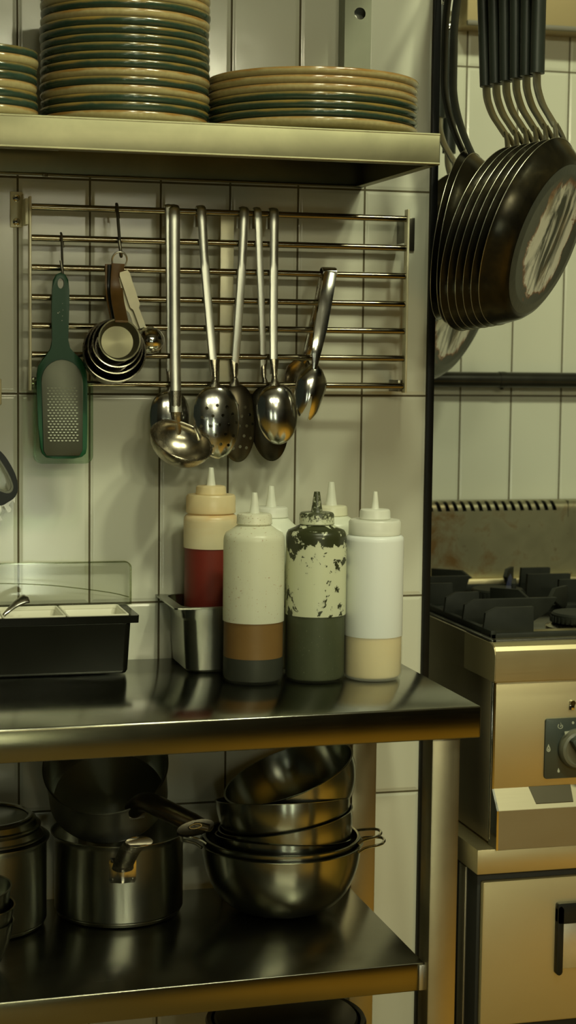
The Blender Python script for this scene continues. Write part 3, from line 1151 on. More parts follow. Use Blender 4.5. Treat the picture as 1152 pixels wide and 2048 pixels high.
def s_hook(label, rodz, x, lean, zbot, y=-0.050, flat=False):
    """wire hook over a rod with its lower crook at zbot"""
    o = thing('s_hook', label, 'hook', (x, y, rodz))
    bm = bmesh.new()
    r = 0.0062
    up = [(x + 0.004, y + r + 0.0008, rodz - 0.012), (x + 0.003, y + r + 0.001, rodz - 0.002), (x + 0.0015, y + r * 0.75, rodz + r * 0.75), (x, y, rodz + r + 0.0012), (x, y - r * 0.8, rodz + r * 0.7), (x, y - r - 0.0012, rodz - 0.003)]
    low = [(x + lean * 0.5, y - r - 0.002, (rodz + zbot) / 2), (x + lean * 0.95, y - r - 0.002, zbot + 0.009), (x + lean, y - r - 0.003, zbot + 0.002), (x + lean, y - r - 0.0075, zbot), (x + lean - 0.001, y - r - 0.012, zbot + 0.004), (x + lean - 0.004, y - r - 0.0125, zbot + 0.022)]
    add_tube(bm, up + low, 0.0017 if not flat else 0.0022, 10, 5)
    fin('wire', bm, MAT['ring_dark'], o)
    return o


s_hook('small dark S hook on the second rod holding the green grater', ZR[1], W(122, 470, -0.05).x, 0.001, 1.4175)
s_hook('longer flat S hook on the top rod holding the measuring cups', ZR[0], W(233, 420, -0.05).x, 0.0045, 1.4475, flat=True)

GY = -0.066
G = thing('hand_grater', 'green handled flat grater with clear cover hanging on the left', 'grater', (0.05, GY, 1.42))


def gp(px, py):
    p = W(px, py, GY)
    return (p.x, p.z)


# outline of the green frame with handle
gx = gp(124, 800)[0]
left = [(121, 545), (112, 549), (106, 560), (104, 580), (103, 610), (103, 640), (104, 680), (103, 697), (96, 708), (84, 719), (76, 732), (73, 748), (73, 770), (76, 850), (80, 895), (84, 907), (92, 915), (110, 917)]
right = [(121, 545), (130, 549), (136, 560), (138, 580), (138, 610), (137, 640), (136, 680), (138, 697), (146, 706), (160, 716), (169, 729), (173, 748), (174, 770), (174, 850), (173, 895), (171, 907), (163, 914), (146, 917)]
outl = [gp(*p) for p in left] + [gp(*p) for p in right[::-1][:-1]]
bm = bmesh.new()
add_prism(bm, outl, GY - 0.004, GY + 0.004, bev=0.0012)
gf = fin('frame', bm, MAT['green'], G)
c = bmesh.new()
off = Matrix.Translation(-Vector(G.location))
hp = gp(121, 567)
add_prism(c, [(hp[0] + 0.0045 * math.cos(a * PI / 12), hp[1] + 0.0072 * math.sin(a * PI / 12)) for a in range(24)], GY - 0.02, GY + 0.02, M=off)
cut(gf, c)
# blade
bl = []
for k in range(13):
    a = PI * k / 12
    x0, z0 = gp(123, 762)
    bl.append((x0 + 0.0285 * math.cos(a), gp(123, 762)[1] + 0.0295 * math.sin(a)))
bl += [gp(83, 762), gp(86, 900), gp(92, 911), gp(158, 911), gp(164, 900), gp(164, 762)]
bm = bmesh.new()
add_prism(bm, bl, GY - 0.0062, GY - 0.0035, bev=0.0005)
gb = fin('blade', bm, MAT['grater_blade'] if 'grater_blade' in MAT else steel('grater blade', col=(0.115, 0.12, 0.09), brush=(200, 200, 3), rough=0.42, bstr=0.03), G)
bm = bmesh.new()
for r_ in range(20):
    for q in range(8):
        px = 96 + q * 7.6 + (3.5 if r_ % 2 else 0) + r_ * 0.12
        py = 776 + r_ * 5.55
        p = W(px, py, GY - 0.0062)
        vs = [bm.verts.new((p.x + dx, GY - 0.0062 + dy, p.z + dz)) for dx, dy, dz in ((-0.0017, 0, 0.0006), (0.0017, 0, 0.0006), (0.0011, -0.0009, -0.0006), (-0.0011, -0.0009, -0.0006))]
        v2 = bm.verts.new((p.x, GY - 0.0060, p.z - 0.0010))
        bm.faces.new(vs)
        bm.faces.new((vs[3], vs[2], v2))
        bm.faces.new((vs[0], vs[3], v2))
        bm.faces.new((vs[2], vs[1], v2))
gt = fin('teeth', bm, MAT['symbol'], G, smooth=False)
gt['kind'] = 'stuff'
bm = bmesh.new()
o1 = rounded_rect(gp(68, 900)[0], gp(182, 900)[0], gp(124, 925)[1], gp(124, 650)[1], 0.010, 6)
zt3 = gp(124, 758)[1]
upath = [Vector((o1[13][0], GY - 0.0035, zt3))] + [Vector((x, GY - 0.0035, z)) for x, z in o1[14:]] + [Vector((o1[0][0], GY - 0.0035, zt3))]
add_sweep(bm, upath, lambda t: [(-0.0009, -0.0095), (0.0009, -0.0095), (0.0009, 0.0095), (-0.0009, 0.0095)], up=Vector((0, 1, 0)))
o3 = rounded_rect(gp(69, 900)[0], gp(181, 900)[0], gp(124, 924)[1], gp(124, 758)[1], 0.010, 6)
add_prism(bm, o3, GY + 0.0060, GY + 0.0070)
fin('clear_cover', bm, MAT['clear_green'], G)
bm = bmesh.new()
for (px, py, s) in ((116, 626, 2.2), (119, 624, 1.2), (125, 632, 1.3), (126, 620, 1.1), (124, 641, 1.5), (125, 607, 1.0)):
    p = W(px, py, GY - 0.0042)
    solid_disc(bm, (p.x, p.y, p.z), (0, -1, 0), s * 0.0004, 0.0003, 8)
fin('handle_marks', bm, MAT['symbol'], G)

# ring and nested measuring cups
MC = thing('measuring_cup_ring', 'thin steel ring threaded through the cups and spoons', 'ring', tuple(W(238, 520, -0.0665)))
bm = bmesh.new()
rc = W(239, 520, -0.0665)
pts = [(rc.x + 0.0105 * math.cos(a), rc.y - 0.004 * math.sin(a), rc.z + 0.0110 * math.sin(a)) for a in [2 * PI * i / 32 for i in range(32)]]
add_tube(bm, pts, 0.0013, 8, 1, closed=True)
fin('ring', bm, MAT['handle_pale'], MC)


def meas_cup(label, cx, cz, y, R, dep, hpx, htop, yh, mat_h, tiltx):
    o = thing('measuring_cup', label, 'measuring cup', (cx, y, cz), 'nested measuring cups on the ring')
    bm = bmesh.new()
    th = 0.0009
    pr = [(0, -dep), (R * 0.80, -dep), (R * 0.88, -dep + 0.003), (R * 0.93, -dep + 0.008), (R, 0), (R + 0.0012, 0.0004), (R + 0.0010, 0.0012), (R - th, 0.0006), (R * 0.93 - th, -dep + 0.008), (R * 0.86 - th, -dep + 0.0028), (R * 0.78, -dep + 0.001), (0, -dep + 0.001)]
    M = Matrix.Translation((cx, y, cz)) @ Matrix.Rotation(math.radians(90 + tiltx), 4, 'X')
    bm.free()
    lathe_part('cup', pr, 56, M, MAT['steel_pol_dark'] if R > 0.03 else MAT['steel_cup'], o)
    hx, hw = hpx
    bm = bmesh.new()
    zt = htop
    zb = cz + R - 0.003
    P = smooth_path([(hx, yh, zt), (hx + (cx - hx) * 0.3, yh, zt - (zt - zb) * 0.5), (cx * 0.5 + hx * 0.5, y - 0.001, zb)], 6)
    add_sweep(bm, P, lambda t: [(a * hw / 2, b * 0.0017) for a, b in ((-1, -0.6), (-0.85, -1), (0.85, -1), (1, -0.6), (1, 0.6), (0.85, 1), (-0.85, 1), (-1, 0.6))], up=Vector((0, 1, 0)))
    hd = fin('handle', bm, mat_h, o)
    return o


cy0 = -0.116
cA = W(229, 702, cy0 + 0.018)
meas_cup('largest measuring cup, outermost of the nested set', cA.x, cA.z, cA.y, 0.0430, 0.040, (W(216, 560, -0.060).x, 0.0085), W(218, 528, -0.060).z, -0.060, MAT['leather'], -14)
cB = W(231, 693, cy0 + 0.010)
meas_cup('second largest measuring cup nested inside the largest', cB.x, cB.z, cB.y, 0.0375, 0.038, (W(222, 560, -0.064).x, 0.0095), W(222, 530, -0.064).z, -0.064, MAT['black_plastic'], -12)
cC = W(234, 686, cy0 + 0.003)
meas_cup('third measuring cup nested around the smallest', cC.x, cC.z, cC.y, 0.0330, 0.030, (W(229, 560, -0.068).x, 0.0105), W(229, 531, -0.068).z, -0.068, MAT['black_plastic'], -10)
cD = W(239, 680, cy0 - 0.004)
meas_cup('smallest front measuring cup with tan brown handle', cD.x, cD.z, cD.y, 0.0282, 0.020, (W(236, 560, -0.072).x, 0.0178), W(236, 527, -0.072).z, -0.072, MAT['leather'], -8)


def meas_spoon(label, top, mid, end, bowlc, R, y, mat):
    o = thing('measuring_spoon', label, 'measuring spoon', tuple(W(*top, y)), 'measuring spoons on the ring')
    P = [W(*top, y), W(*mid, y), W((mid[0] + end[0]) / 2 + 1, (mid[1] + end[1]) / 2 - 12, y), W(*end, y)]
    P = [P[0], P[1], P[1] + (P[3] - P[1]) * 0.12, P[3]]
    bm = bmesh.new()
    d = (P[1] - P[0]).normalized()
    P = [P[0] - d * 0.004] + P
    Ws = [0.011, 0.0145, 0.0145, 0.0085, 0.0085]
    add_sweep(bm, P, lambda t: [(a, b) for a, b in ((-0.5, -0.0008), (0.5, -0.0008), (0.5, 0.0008), (-0.5, 0.0008))], up=Vector((0, 1, 0)))
    bm.verts.ensure_lookup_table()
    for k in range(5):
        ring = bm.verts[4 * k:4 * k + 4]
        cen = sum((v.co for v in ring), Vector()) / 4
        for v in ring:
            dd = v.co - cen
            hh = dd.dot(Vector((0, 1, 0)))
            side = dd - Vector((0, hh, 0))
            v.co = cen + side.normalized() * Ws[k] / 2 + Vector((0, hh, 0))
    fin('handle', bm, MAT['satin'], o)
    bm = bmesh.new()
    pr = [(R * math.sin(PI / 2 * i / 10), -R * math.cos(PI / 2 * i / 10)) for i in range(11)]
    pr += [((R - 0.001) * math.sin(PI / 2 * i / 10), -(R - 0.001) * math.cos(PI / 2 * i / 10)) for i in range(10, -1, -1)]
    c = W(*bowlc, y)
    add_lathe(bm, pr, 40, M=Matrix.Translation(c) @ Matrix.Rotation(math.radians(-70), 4, 'X') @ Matrix.Rotation(math.radians(12), 4, 'Y'))
    fin('bowl', bm, mat, o, angle=50)
    return o


meas_spoon('larger measuring spoon showing its round polished back beside the cups', (249, 548), (270, 612), (286, 655), (301, 680), 0.0195, -0.078, MAT['steel_pol'])
meas_spoon('smaller measuring spoon tucked behind the larger one', (247, 552), (262, 618), (276, 658), (290, 676), 0.0150, -0.070, MAT['steel_pol_dark'])

# kitchen scissors at the left edge
SX = thing('kitchen_scissors', 'black handled kitchen scissors hanging at the left edge of the photo', 'scissors', (-0.03, -0.03, 1.15))


def sc(px, py):
    p = W(px, py, -0.03)
    return (p.x, p.z)


oo = [sc(*p) for p in ((-22, 890), (-5, 898), (8, 910), (20, 928), (30, 948), (35, 968), (34, 984), (27, 996), (15, 1004), (4, 1010), (-12, 1008), (-30, 990), (-42, 960), (-44, 925), (-36, 900))]
ii = [sc(*p) for p in ((-20, 905), (-6, 912), (2, 922), (12, 938), (21, 955), (26, 970), (25, 979), (20, 985), (12, 986), (3, 983), (-10, 978), (-22, 966), (-30, 948), (-32, 925), (-28, 909))]
jj = [sc(*p) for p in ((-18, 909), (-6, 916), (0, 925), (9, 940), (17, 956), (22, 970), (21, 977), (18, 981), (11, 982), (4, 979), (-8, 974), (-19, 962), (-26, 947), (-28, 926), (-25, 912))]


def up_ring(p, k=4):
    n = len(p)
    P3 = [Vector((a, 0, b)) for a, b in p]
    out = []
    for i in range(n):
        p0, p1, p2, p3 = P3[i - 1], P3[i], P3[(i + 1) % n], P3[(i + 2) % n]
        for q in range(k):
            t = q / k
            v = 0.5 * ((2 * p1) + (p2 - p0) * t + (2 * p0 - 5 * p1 + 4 * p2 - p3) * t * t + (3 * p1 - p0 - 3 * p2 + p3) * t ** 3)
            out.append((v.x, v.z))
    return out


bm = bmesh.new()
add_frame(bm, up_ring(oo), up_ring(ii), -0.035, -0.024)
fin('finger_loop', bm, MAT['black_plastic'], SX)
bm = bmesh.new()
add_frame(bm, up_ring(ii), up_ring(jj), -0.0342, -0.0248)
fin('soft_lining', bm, MAT['knob_grey'], SX)
bm = bmesh.new()
add_prism(bm, [sc(*p) for p in ((6, 1004), (26, 992), (31, 990), (29, 1006), (25, 1000), (17, 1010), (23, 1018), (20, 1024), (16, 1025), (8, 1012), (2, 1015))], -0.031, -0.028)
add_prism(bm, [sc(*p) for p in ((-30, 985), (0, 1005), (3, 1022), (-2, 1028), (5, 1040), (0, 1041), (-30, 1110), (-50, 1170), (-55, 1168), (-44, 1080))], -0.033, -0.030)
fin('blade', bm, MAT['handle_pale'], SX)
WP = bmesh.new()
a = W(-30, 757, -0.006), W(3.2, 810, -0.006)
add_box(WP, a[0].x, a[1].x, -0.008, -0.0005, a[1].z, a[0].z, 0.002)  # plain beige plate, use unknown
tag(fin('wall_plate', WP, MAT['beige_edge']), 'beige wall socket plate cut by the left edge above the scissors', 'fitting')

# ------------------------------------------------------------------ squeeze bottles


def bottle(label, cx, cy, R, zs, cap, level, mat, fills, cap_mat, nozzle_h, neck_r, collar=None, capmat2=None, z0=ZT, noz_mat=None, noz_r=0.0085):
    """zs = shoulder z above base (where the side wall ends); cap=(z0,z1,r)"""
    o = thing('squeeze_bottle', label, 'bottle', (cx, cy, z0 + 0.0003), 'sauce bottles on the worktop')
    bm = bmesh.new()
    th = 0.0010
    prof = [(0, 0.0012), (R * 0.80, 0.0008), (R * 0.90, 0.0), (R * 0.965, 0.0018), (R, 0.0065), (R, zs * 0.5), (R, zs - 0.006), (R * 0.985, zs - 0.0015)]
    nz, nr = (collar[0] if collar else cap[0]), neck_r
    prof += [(R * 0.93, zs + (nz - zs) * 0.25), (nr + (R - nr) * 0.40, zs + (nz - zs) * 0.60), (nr + 0.001, zs + (nz - zs) * 0.93), (nr, nz), (nr, nz + 0.006)]
    inner = [(max(0, r - th), z + (th if z < 0.004 else 0)) for r, z in prof][::-1]
    add_lathe(bm, prof + inner, 64)
    fin('body', bm, mat, o, angle=50, world=False)
    # cap: stepped, ribbed
    bm = bmesh.new()
    c0, c1, cr = cap
    rib = 72
    if collar:
        k0, k1, kr = collar
        add_lathe(bm, [(kr - 0.003, k0), (kr, k0), (kr + 0.0004, k0 + 0.002), (kr, k0 + 0.004), (kr, k1 - 0.003), (kr - 0.002, k1), (cr - 0.002, k1 + 0.0005), (cr - 0.003, k1 - 0.001)], 64)
    add_lathe(bm, [(cr - 0.0015, c0), (cr, c0), (cr + 0.0005, c0 + 0.0012), (cr, c0 + 0.0025), (cr * 0.99, c1 - 0.003), (cr * 0.95, c1 - 0.0006), (cr * 0.88, c1 + 0.0004), (noz_r + 0.001, c1 + 0.001), (0, c1 + 0.001)], 72)
    cp = fin('cap', bm, cap_mat, o, world=False)
    bm = bmesh.new()
    add_lathe(bm, [(noz_r + 0.0005, c1), (noz_r - 0.001, c1 + 0.002), (noz_r * 0.72, c1 + nozzle_h * 0.4), (noz_r * 0.47, c1 + nozzle_h * 0.96), (noz_r * 0.44, c1 + nozzle_h), (noz_r * 0.22, c1 + nozzle_h), (noz_r * 0.2, c1 + nozzle_h * 0.6)], 24)
    fin('nozzle', bm, noz_mat or cap_mat, cp, world=False)
    zb = 0.0026
    for (zt, m, nm) in fills:
        bm = bmesh.new()
        rr = R - th - 0.0004
        if zb < 0.004:
            add_lathe(bm, [(0, zb), (rr * 0.88, zb), (rr * 0.96, zb + 0.002), (rr, zb + 0.006), (rr, zt), (0, zt)], 64)
        else:
            add_lathe(bm, [(0, zb), (rr, zb), (rr, zt), (0, zt)], 64)
        fin(nm, bm, m, o, world=False)
        zb = zt + 0.0002
    return o


CAPW = bottle_mat('white cap plastic', -1, (0.92, 0.92, 0.82), 0.2)
CAPS = bottle_mat('cap with spice', -1, (0.86, 0.85, 0.68), 0.15, 'spice')
CAPC = bottle_mat('yellowed cap', -1, (0.86, 0.84, 0.64), 0.12)
CAPO = bottle_mat('orange tinged cap', -1, (0.88, 0.74, 0.44), 0.25)
CAPO.name = 'orange cap'
NOZW = bottle_mat('nozzle plastic', -1, (0.93, 0.94, 0.84), 0.35)


def grime_cap():
    m, nt, b = newmat('pesto smeared cap')
    n = noise_(nt, coords(nt), 210, 5, 0.65, 0.4)
    tc = N(nt, 'ShaderNodeTexCoord')
    sp = N(nt, 'ShaderNodeSeparateXYZ')
    nt.links.new(tc.outputs['Object'], sp.inputs[0])
    z = sp.outputs[2]
    k = ramp(nt, math_(nt, 'MULTIPLY', z, 3.5), [(0.755, 0.0), (0.80, 0.26)])
    v = math_(nt, 'ADD', n, k)
    msk = ramp(nt, v, [(0.60, 0.0), (0.72, 1.0)])
    c = mixc(nt, msk, (0.50, 0.52, 0.36), (0.05, 0.055, 0.025))
    nt.links.new(c, b.inputs['Base Color'])
    setp(b, rough=0.35)
    # fine ribs
    wv = N(nt, 'ShaderNodeTexWave')
    return m


CAPG = grime_cap()


def liquid(name, c1, c2, rough=0.45, speck=None, sc_=25):
    m, nt, b = newmat(name)
    n = noise_(nt, coords(nt, (1, 1, 1.6)), sc_, 4, 0.6)
    c = mixc(nt, n, c1, c2)
    if speck:
        s = ramp(nt, noise_(nt, coords(nt), 520, 2), [(0.68, 0.0), (0.74, 1.0)])
        c = mixc(nt, s, c, speck)
    nt.links.new(c, b.inputs['Base Color'])
    setp(b, rough=rough)
    return m


RED = liquid('red sauce', (0.15, 0.002, 0.001), (0.19, 0.004, 0.002))
BROWN = liquid('brown dressing', (0.145, 0.068, 0.012), (0.19, 0.095, 0.02), speck=(0.22, 0.13, 0.04))
DARK = liquid('dark dressing sediment', (0.012, 0.014, 0.011), (0.019, 0.021, 0.016), speck=(0.03, 0.033, 0.025))
PESTO = liquid('green pesto', (0.034, 0.041, 0.020), (0.055, 0.065, 0.035), speck=(0.16, 0.18, 0.12))
MAYO = liquid('pale yellow sauce', (0.72, 0.53, 0.20), (0.78, 0.64, 0.33), rough=0.4, sc_=14)
MILK = liquid('white sauce', (0.70, 0.68, 0.50), (0.72, 0.70, 0.54))

# heights above the worktop measured from the photograph
bottle('squeeze bottle with brown dressing over dark sediment, left of the pesto bottle', 0.2966, -0.199, 0.0418, 0.199, (0.2150, 0.2290, 0.0240), 0.084,
       bottle_mat('brown dressing bottle plastic', 0.0835, (0.86, 0.86, 0.70), 0.36, 'spice'),
       [(0.0345, DARK, 'sediment'), (0.0835, BROWN, 'dressing')], CAPS, 0.0285, 0.0215, noz_mat=NOZW, noz_r=0.0078)
bottle('squeeze bottle smeared with green herb clots, half full of dark pesto', 0.3827, -0.205, 0.0416, 0.203, (0.2145, 0.2300, 0.0240), 0.091,
       bottle_mat('pesto bottle plastic', 0.0912, (0.82, 0.84, 0.62), 0.24, 'herb'),
       [(0.0912, PESTO, 'pesto')], CAPG, 0.0285, 0.0215, noz_r=0.0088)
bottle('squeeze bottle with pale yellow sauce standing at the right end', 0.4655, -0.207, 0.0405, 0.197, (0.2205, 0.2335, 0.0213), 0.063,
       bottle_mat('white bottle plastic', 0.060, (0.93, 0.95, 0.92), 0.14, None, wet=0.80),
       [(0.0620, MAYO, 'sauce')], CAPW, 0.0245, 0.0335, collar=(0.1995, 0.2195, 0.0360), noz_r=0.0062)
# two white ones behind
pB = W(541, 1100, -0.105)
bottle('white squeeze bottle standing behind the brown dressing bottle', pB.x, -0.105, 0.0410, 0.196, (0.2150, 0.2290, 0.0245), 0.15,
       bottle_mat('white bottle plastic behind', 0.10, (0.90, 0.92, 0.80), 0.2), [(0.10, MILK, 'sauce')], CAPW, 0.0300, 0.0235, noz_mat=NOZW, noz_r=0.0085)
pC = W(661, 1100, -0.105)
bottle('white squeeze bottle with yellowed cap standing behind the pesto bottle', pC.x, -0.105, 0.0410, 0.205, (0.2165, 0.2300, 0.0235), 0.15,
       bottle_mat('white bottle plastic far', 0.11, (0.88, 0.90, 0.76), 0.2), [(0.11, MILK, 'sauce')], CAPC, 0.0340, 0.0225, noz_mat=NOZW, noz_r=0.0092)

# ------------------------------------------------------------------ gastronorm container with the red bottle
GN = thing('steel_container', 'rectangular stainless steel insert container behind the brown dressing bottle', 'container', (0.285, -0.07, ZT))


def rr_loop(cx, cy, hx, hy, r, z, seg=6):
    out = []
    for sx, sy, a0 in ((1, 1, 0), (-1, 1, 90), (-1, -1, 180), (1, -1, 270)):
        for i in range(seg + 1):
            a = math.radians(a0 + 90 * i / seg)
            out.append(Vector((cx + sx * (hx - r) + r * math.cos(a), cy + sy * (hy - r) + r * math.sin(a), z)))
    return out


def add_loft(bm, loops, cap0=True, cap1=True):
    R = [[bm.verts.new(p) for p in l] for l in loops]
    n = len(R[0])
    for k in range(len(R) - 1):
        for i in range(n):
            j = (i + 1) % n
            bm.faces.new((R[k][i], R[k][j], R[k + 1][j], R[k + 1][i]))
    if cap0:
        bm.faces.new(R[0][::-1])
    if cap1:
        bm.faces.new(R[-1])


gcx, gcy = 0.2855, -0.069
ZG = 0.9635
bm = bmesh.new()
add_loft(bm, [rr_loop(gcx, gcy, 0.062, 0.058, 0.020, ZT + 0.0002), rr_loop(gcx, gcy, 0.066, 0.062, 0.022, ZT + 0.004), rr_loop(gcx, gcy, 0.0700, 0.0660, 0.022, ZG - 0.020),
              rr_loop(gcx, gcy, 0.0725, 0.0675, 0.022, ZG - 0.016), rr_loop(gcx, gcy, 0.0735, 0.0680, 0.022, ZG - 0.002), rr_loop(gcx, gcy, 0.0860, 0.0735, 0.006, ZG - 0.0005),
              rr_loop(gcx, gcy, 0.0865, 0.0740, 0.006, ZG - 0.002), rr_loop(gcx, gcy, 0.0870, 0.0745, 0.006, ZG + 0.0008), rr_loop(gcx, gcy, 0.0730, 0.0670, 0.022, ZG + 0.0006),
              rr_loop(gcx, gcy, 0.0715, 0.0660, 0.022, ZG - 0.016), rr_loop(gcx, gcy, 0.0690, 0.0650, 0.022, ZG - 0.020), rr_loop(gcx, gcy, 0.065, 0.061, 0.022, ZT + 0.005), rr_loop(gcx, gcy, 0.060, 0.056, 0.020, ZT + 0.0014)])
fin('container_shell', bm, MAT['steel_pot'], GN, angle=30)
pR = W(420, 1150, -0.075)
bottle('squeeze bottle full of red sauce standing inside the steel container', pR.x + 0.0005, -0.075, 0.0385, 0.213, (0.2440, 0.2560, 0.0215), 0.17,
       bottle_mat('red sauce bottle plastic', 0.1690, (0.86, 0.80, 0.56), 0.24, 'orange'), [(0.1690, RED, 'red_sauce')], CAPO, 0.0260, 0.0300,
       collar=(0.2185, 0.2440, 0.0350), z0=ZT + 0.0015, noz_mat=NOZW, noz_r=0.0072)

# ------------------------------------------------------------------ black condiment tray
BT = thing('condiment_tray', 'black plastic condiment tray holding white inserts under an open clear lid', 'tray', (0.0, -0.06, ZT))
XB0 = -0.42
ZB = 0.9505
YF, YBk = -0.1165, -0.012
bcx, bcy = (XB0 + 0.1440) / 2, (YF + YBk) / 2
hx, hy = (0.1440 - XB0) / 2, (YBk - YF) / 2
bm = bmesh.new()
add_loft(bm, [rr_loop(bcx, bcy, hx - 0.0075, hy - 0.004, 0.007, ZT + 0.0008), rr_loop(bcx, bcy, hx - 0.0050, hy - 0.002, 0.008, ZT + 0.0050), rr_loop(bcx, bcy, hx - 0.0012, hy, 0.008, ZB - 0.010),
              rr_loop(bcx, bcy, hx + 0.0010, hy + 0.0005, 0.008, ZB - 0.009), rr_loop(bcx, bcy, hx + 0.0095, hy + 0.001, 0.004, ZB - 0.009), rr_loop(bcx, bcy, hx + 0.0100, hy + 0.0015, 0.004, ZB + 0.0015),
              rr_loop(bcx, bcy, hx - 0.0010, hy - 0.0010, 0.006, ZB + 0.0015), rr_loop(bcx, bcy, hx - 0.003, hy - 0.003, 0.006, ZB - 0.008), rr_loop(bcx, bcy, hx - 0.009, hy - 0.006, 0.006, ZT + 0.004)])
tray_m, nt_, b__ = newmat('patchy black plastic')
n1 = noise_(nt_, coords(nt_, (5, 5, 22)), 1.6, 5, 0.6, 0.8)
sc1 = ramp(nt_, n1, [(0.63, 0.0), (0.74, 1.0)])  # random paler, rougher patches
setp(b__, spec=0.15)
nt_.links.new(mixc(nt_, sc1, (0.006, 0.006, 0.004), (0.10, 0.09, 0.045)), b__.inputs['Base Color'])
nt_.links.new(math_(nt_, 'MULTIPLY_ADD', sc1, 0.25, 0.22), b__.inputs['Roughness'])
fin('tray_body', bm, tray_m, BT, angle=30)


def insert_mat():
    m, nt, b = newmat('stained white insert')
    n = noise_(nt, coords(nt), 55, 5, 0.7, 0.5)
    s = ramp(nt, n, [(0.66, 0.0), (0.74, 1.0)])
    tc = N(nt, 'ShaderNodeTexCoord')
    sp = N(nt, 'ShaderNodeSeparateXYZ')
    nt.links.new(tc.outputs['Object'], sp.inputs[0])
    lo = ramp(nt, math_(nt, 'MULTIPLY', sp.outputs[2], -14.0), [(0.20, 0.0), (0.35, 1.0)])
    k = math_(nt, 'MULTIPLY', s, lo)
    nt.links.new(mixc(nt, k, (0.66, 0.64, 0.50), (0.22, 0.12, 0.04)), b.inputs['Base Color'])
    setp(b, rough=0.25)
    return m


INS = insert_mat()
iw = 0.0435
xr0 = 0.1405
names = ['empty white insert at the right end of the black condiment tray', 'white insert, second from the right end of the black tray', 'white insert with red relish and a spoon in it', 'white insert at the far left of the black tray, mostly out of frame']
for k in range(4):
    icx = xr0 - iw - k * (2 * iw + 0.0006)
    o = thing('tray_insert', names[k], 'insert', (icx, bcy, ZB + 0.003), 'white inserts in the condiment tray')
    bm = bmesh.new()
    zt_ = ZB + 0.0035
    icy = bcy - 0.002
    hy2 = 0.0485
    add_loft(bm, [rr_loop(icx, icy, iw - 0.011, hy2 - 0.014, 0.006, zt_ - 0.068), rr_loop(icx, icy, iw - 0.0045, hy2 - 0.0075, 0.006, zt_ - 0.004), rr_loop(icx, icy, iw - 0.0004, hy2, 0.004, zt_ - 0.0040), rr_loop(icx, icy, iw, hy2 + 0.0005, 0.004, zt_ - 0.001),
                  rr_loop(icx, icy, iw - 0.0008, hy2 - 0.0005, 0.004, zt_), rr_loop(icx, icy, iw - 0.0028, hy2 - 0.003, 0.005, zt_ - 0.0006), rr_loop(icx, icy, iw - 0.0050, hy2 - 0.008, 0.006, zt_ - 0.006), rr_loop(icx, icy, iw - 0.013, hy2 - 0.016, 0.008, zt_ - 0.062), rr_loop(icx, icy, iw - 0.020, hy2 - 0.022, 0.008, zt_ - 0.066)])
    fin('insert_shell', bm, INS, o, angle=35)
    if k == 2:
        bm = bmesh.new()
        add_loft(bm, [rr_loop(icx, icy, iw - 0.0130, hy2 - 0.016, 0.006, zt_ - 0.040), rr_loop(icx, icy, iw - 0.0075, hy2 - 0.0105, 0.006, zt_ - 0.018)])
        fin('relish', bm, liquid('red relish', (0.28, 0.02, 0.008), (0.40, 0.08, 0.02), sc_=120), o)
# clear lid standing open against the wall
lx1 = W(262, 1160, -0.008).x
lz1 = W(240, 1122, -0.008).z
lid = bmesh.new()
lz0 = ZB + 0.002
oL = rounded_rect(XB0, lx1, lz0 - 0.02, lz1, 0.010, 8)
iL = rounded_rect(XB0 + 0.0016, lx1 - 0.0016, lz0 - 0.0178, lz1 - 0.0016, 0.0086, 8)
oL = [(x, max(z, lz0)) for x, z in oL]
iL = [(x, max(z, lz0 + 0.002)) for x, z in iL]
add_prism(lid, oL, -0.0052, -0.0035)
fin('clear_lid', lid, MAT['clear'], BT, angle=30)
lid = bmesh.new()
add_frame(lid, oL, iL, -0.014, -0.0053)
fin('lid_rim', lid, MAT['clear_edge'], BT, angle=30)
# curved front lip of the lid
bm = bmesh.new()
P = smooth_path([tuple(W(-60, 1168, -0.03)), tuple(W(0, 1167, -0.03)), tuple(W(90, 1170, -0.03)), tuple(W(160, 1177, -0.03)), tuple(W(225, 1186, -0.02)), tuple(W(258, 1194, -0.012))], 6)
add_tube(bm, [tuple(p) for p in P], 0.0008, 6, 1)
fin('lid_lip', bm, MAT['clear_edge'], BT)

SP = thing('table_spoon', 'small steel spoon handle resting in the red relish insert', 'spoon', tuple(W(40, 1205, -0.06)))
P = smooth_path([tuple(W(-6, 1246, -0.080)), tuple(W(12, 1226, -0.075)), tuple(W(30, 1210, -0.065)), tuple(W(46, 1200, -0.058)), tuple(W(56, 1196, -0.054))], 5)
n = len(P)
bm = bmesh.new()
rings = []
for i, p in enumerate(P):
    t = i / (n - 1)
    tg = (P[min(i + 1, n - 1)] - P[max(i - 1, 0)]).normalized()
    s = tg.cross(Vector((0, -0.75, 0.65))).normalized()
    b = s.cross(tg)
    w = 0.0028 + 0.0066 * max(0, (t - 0.2) / 0.8) ** 1.1
    if t > 0.90:
        w *= math.sqrt(max(0.05, 1 - ((t - 0.90) / 0.10) ** 2 * 0.85))
    rings.append([bm.verts.new(p + s * a * w + b * c * 0.0016) for a, c in circ(1, 14)])
for k in range(n - 1):
    for i in range(14):
        j = (i + 1) % 14
        bm.faces.new((rings[k][i], rings[k][j], rings[k + 1][j], rings[k + 1][i]))
bm.faces.new(rings[0][::-1])
bm.faces.new(rings[-1])
fin('spoon_handle', bm, MAT['steel_pol'], SP)

# ------------------------------------------------------------------ lower shelf: pots and bowls
ZL = 0.530


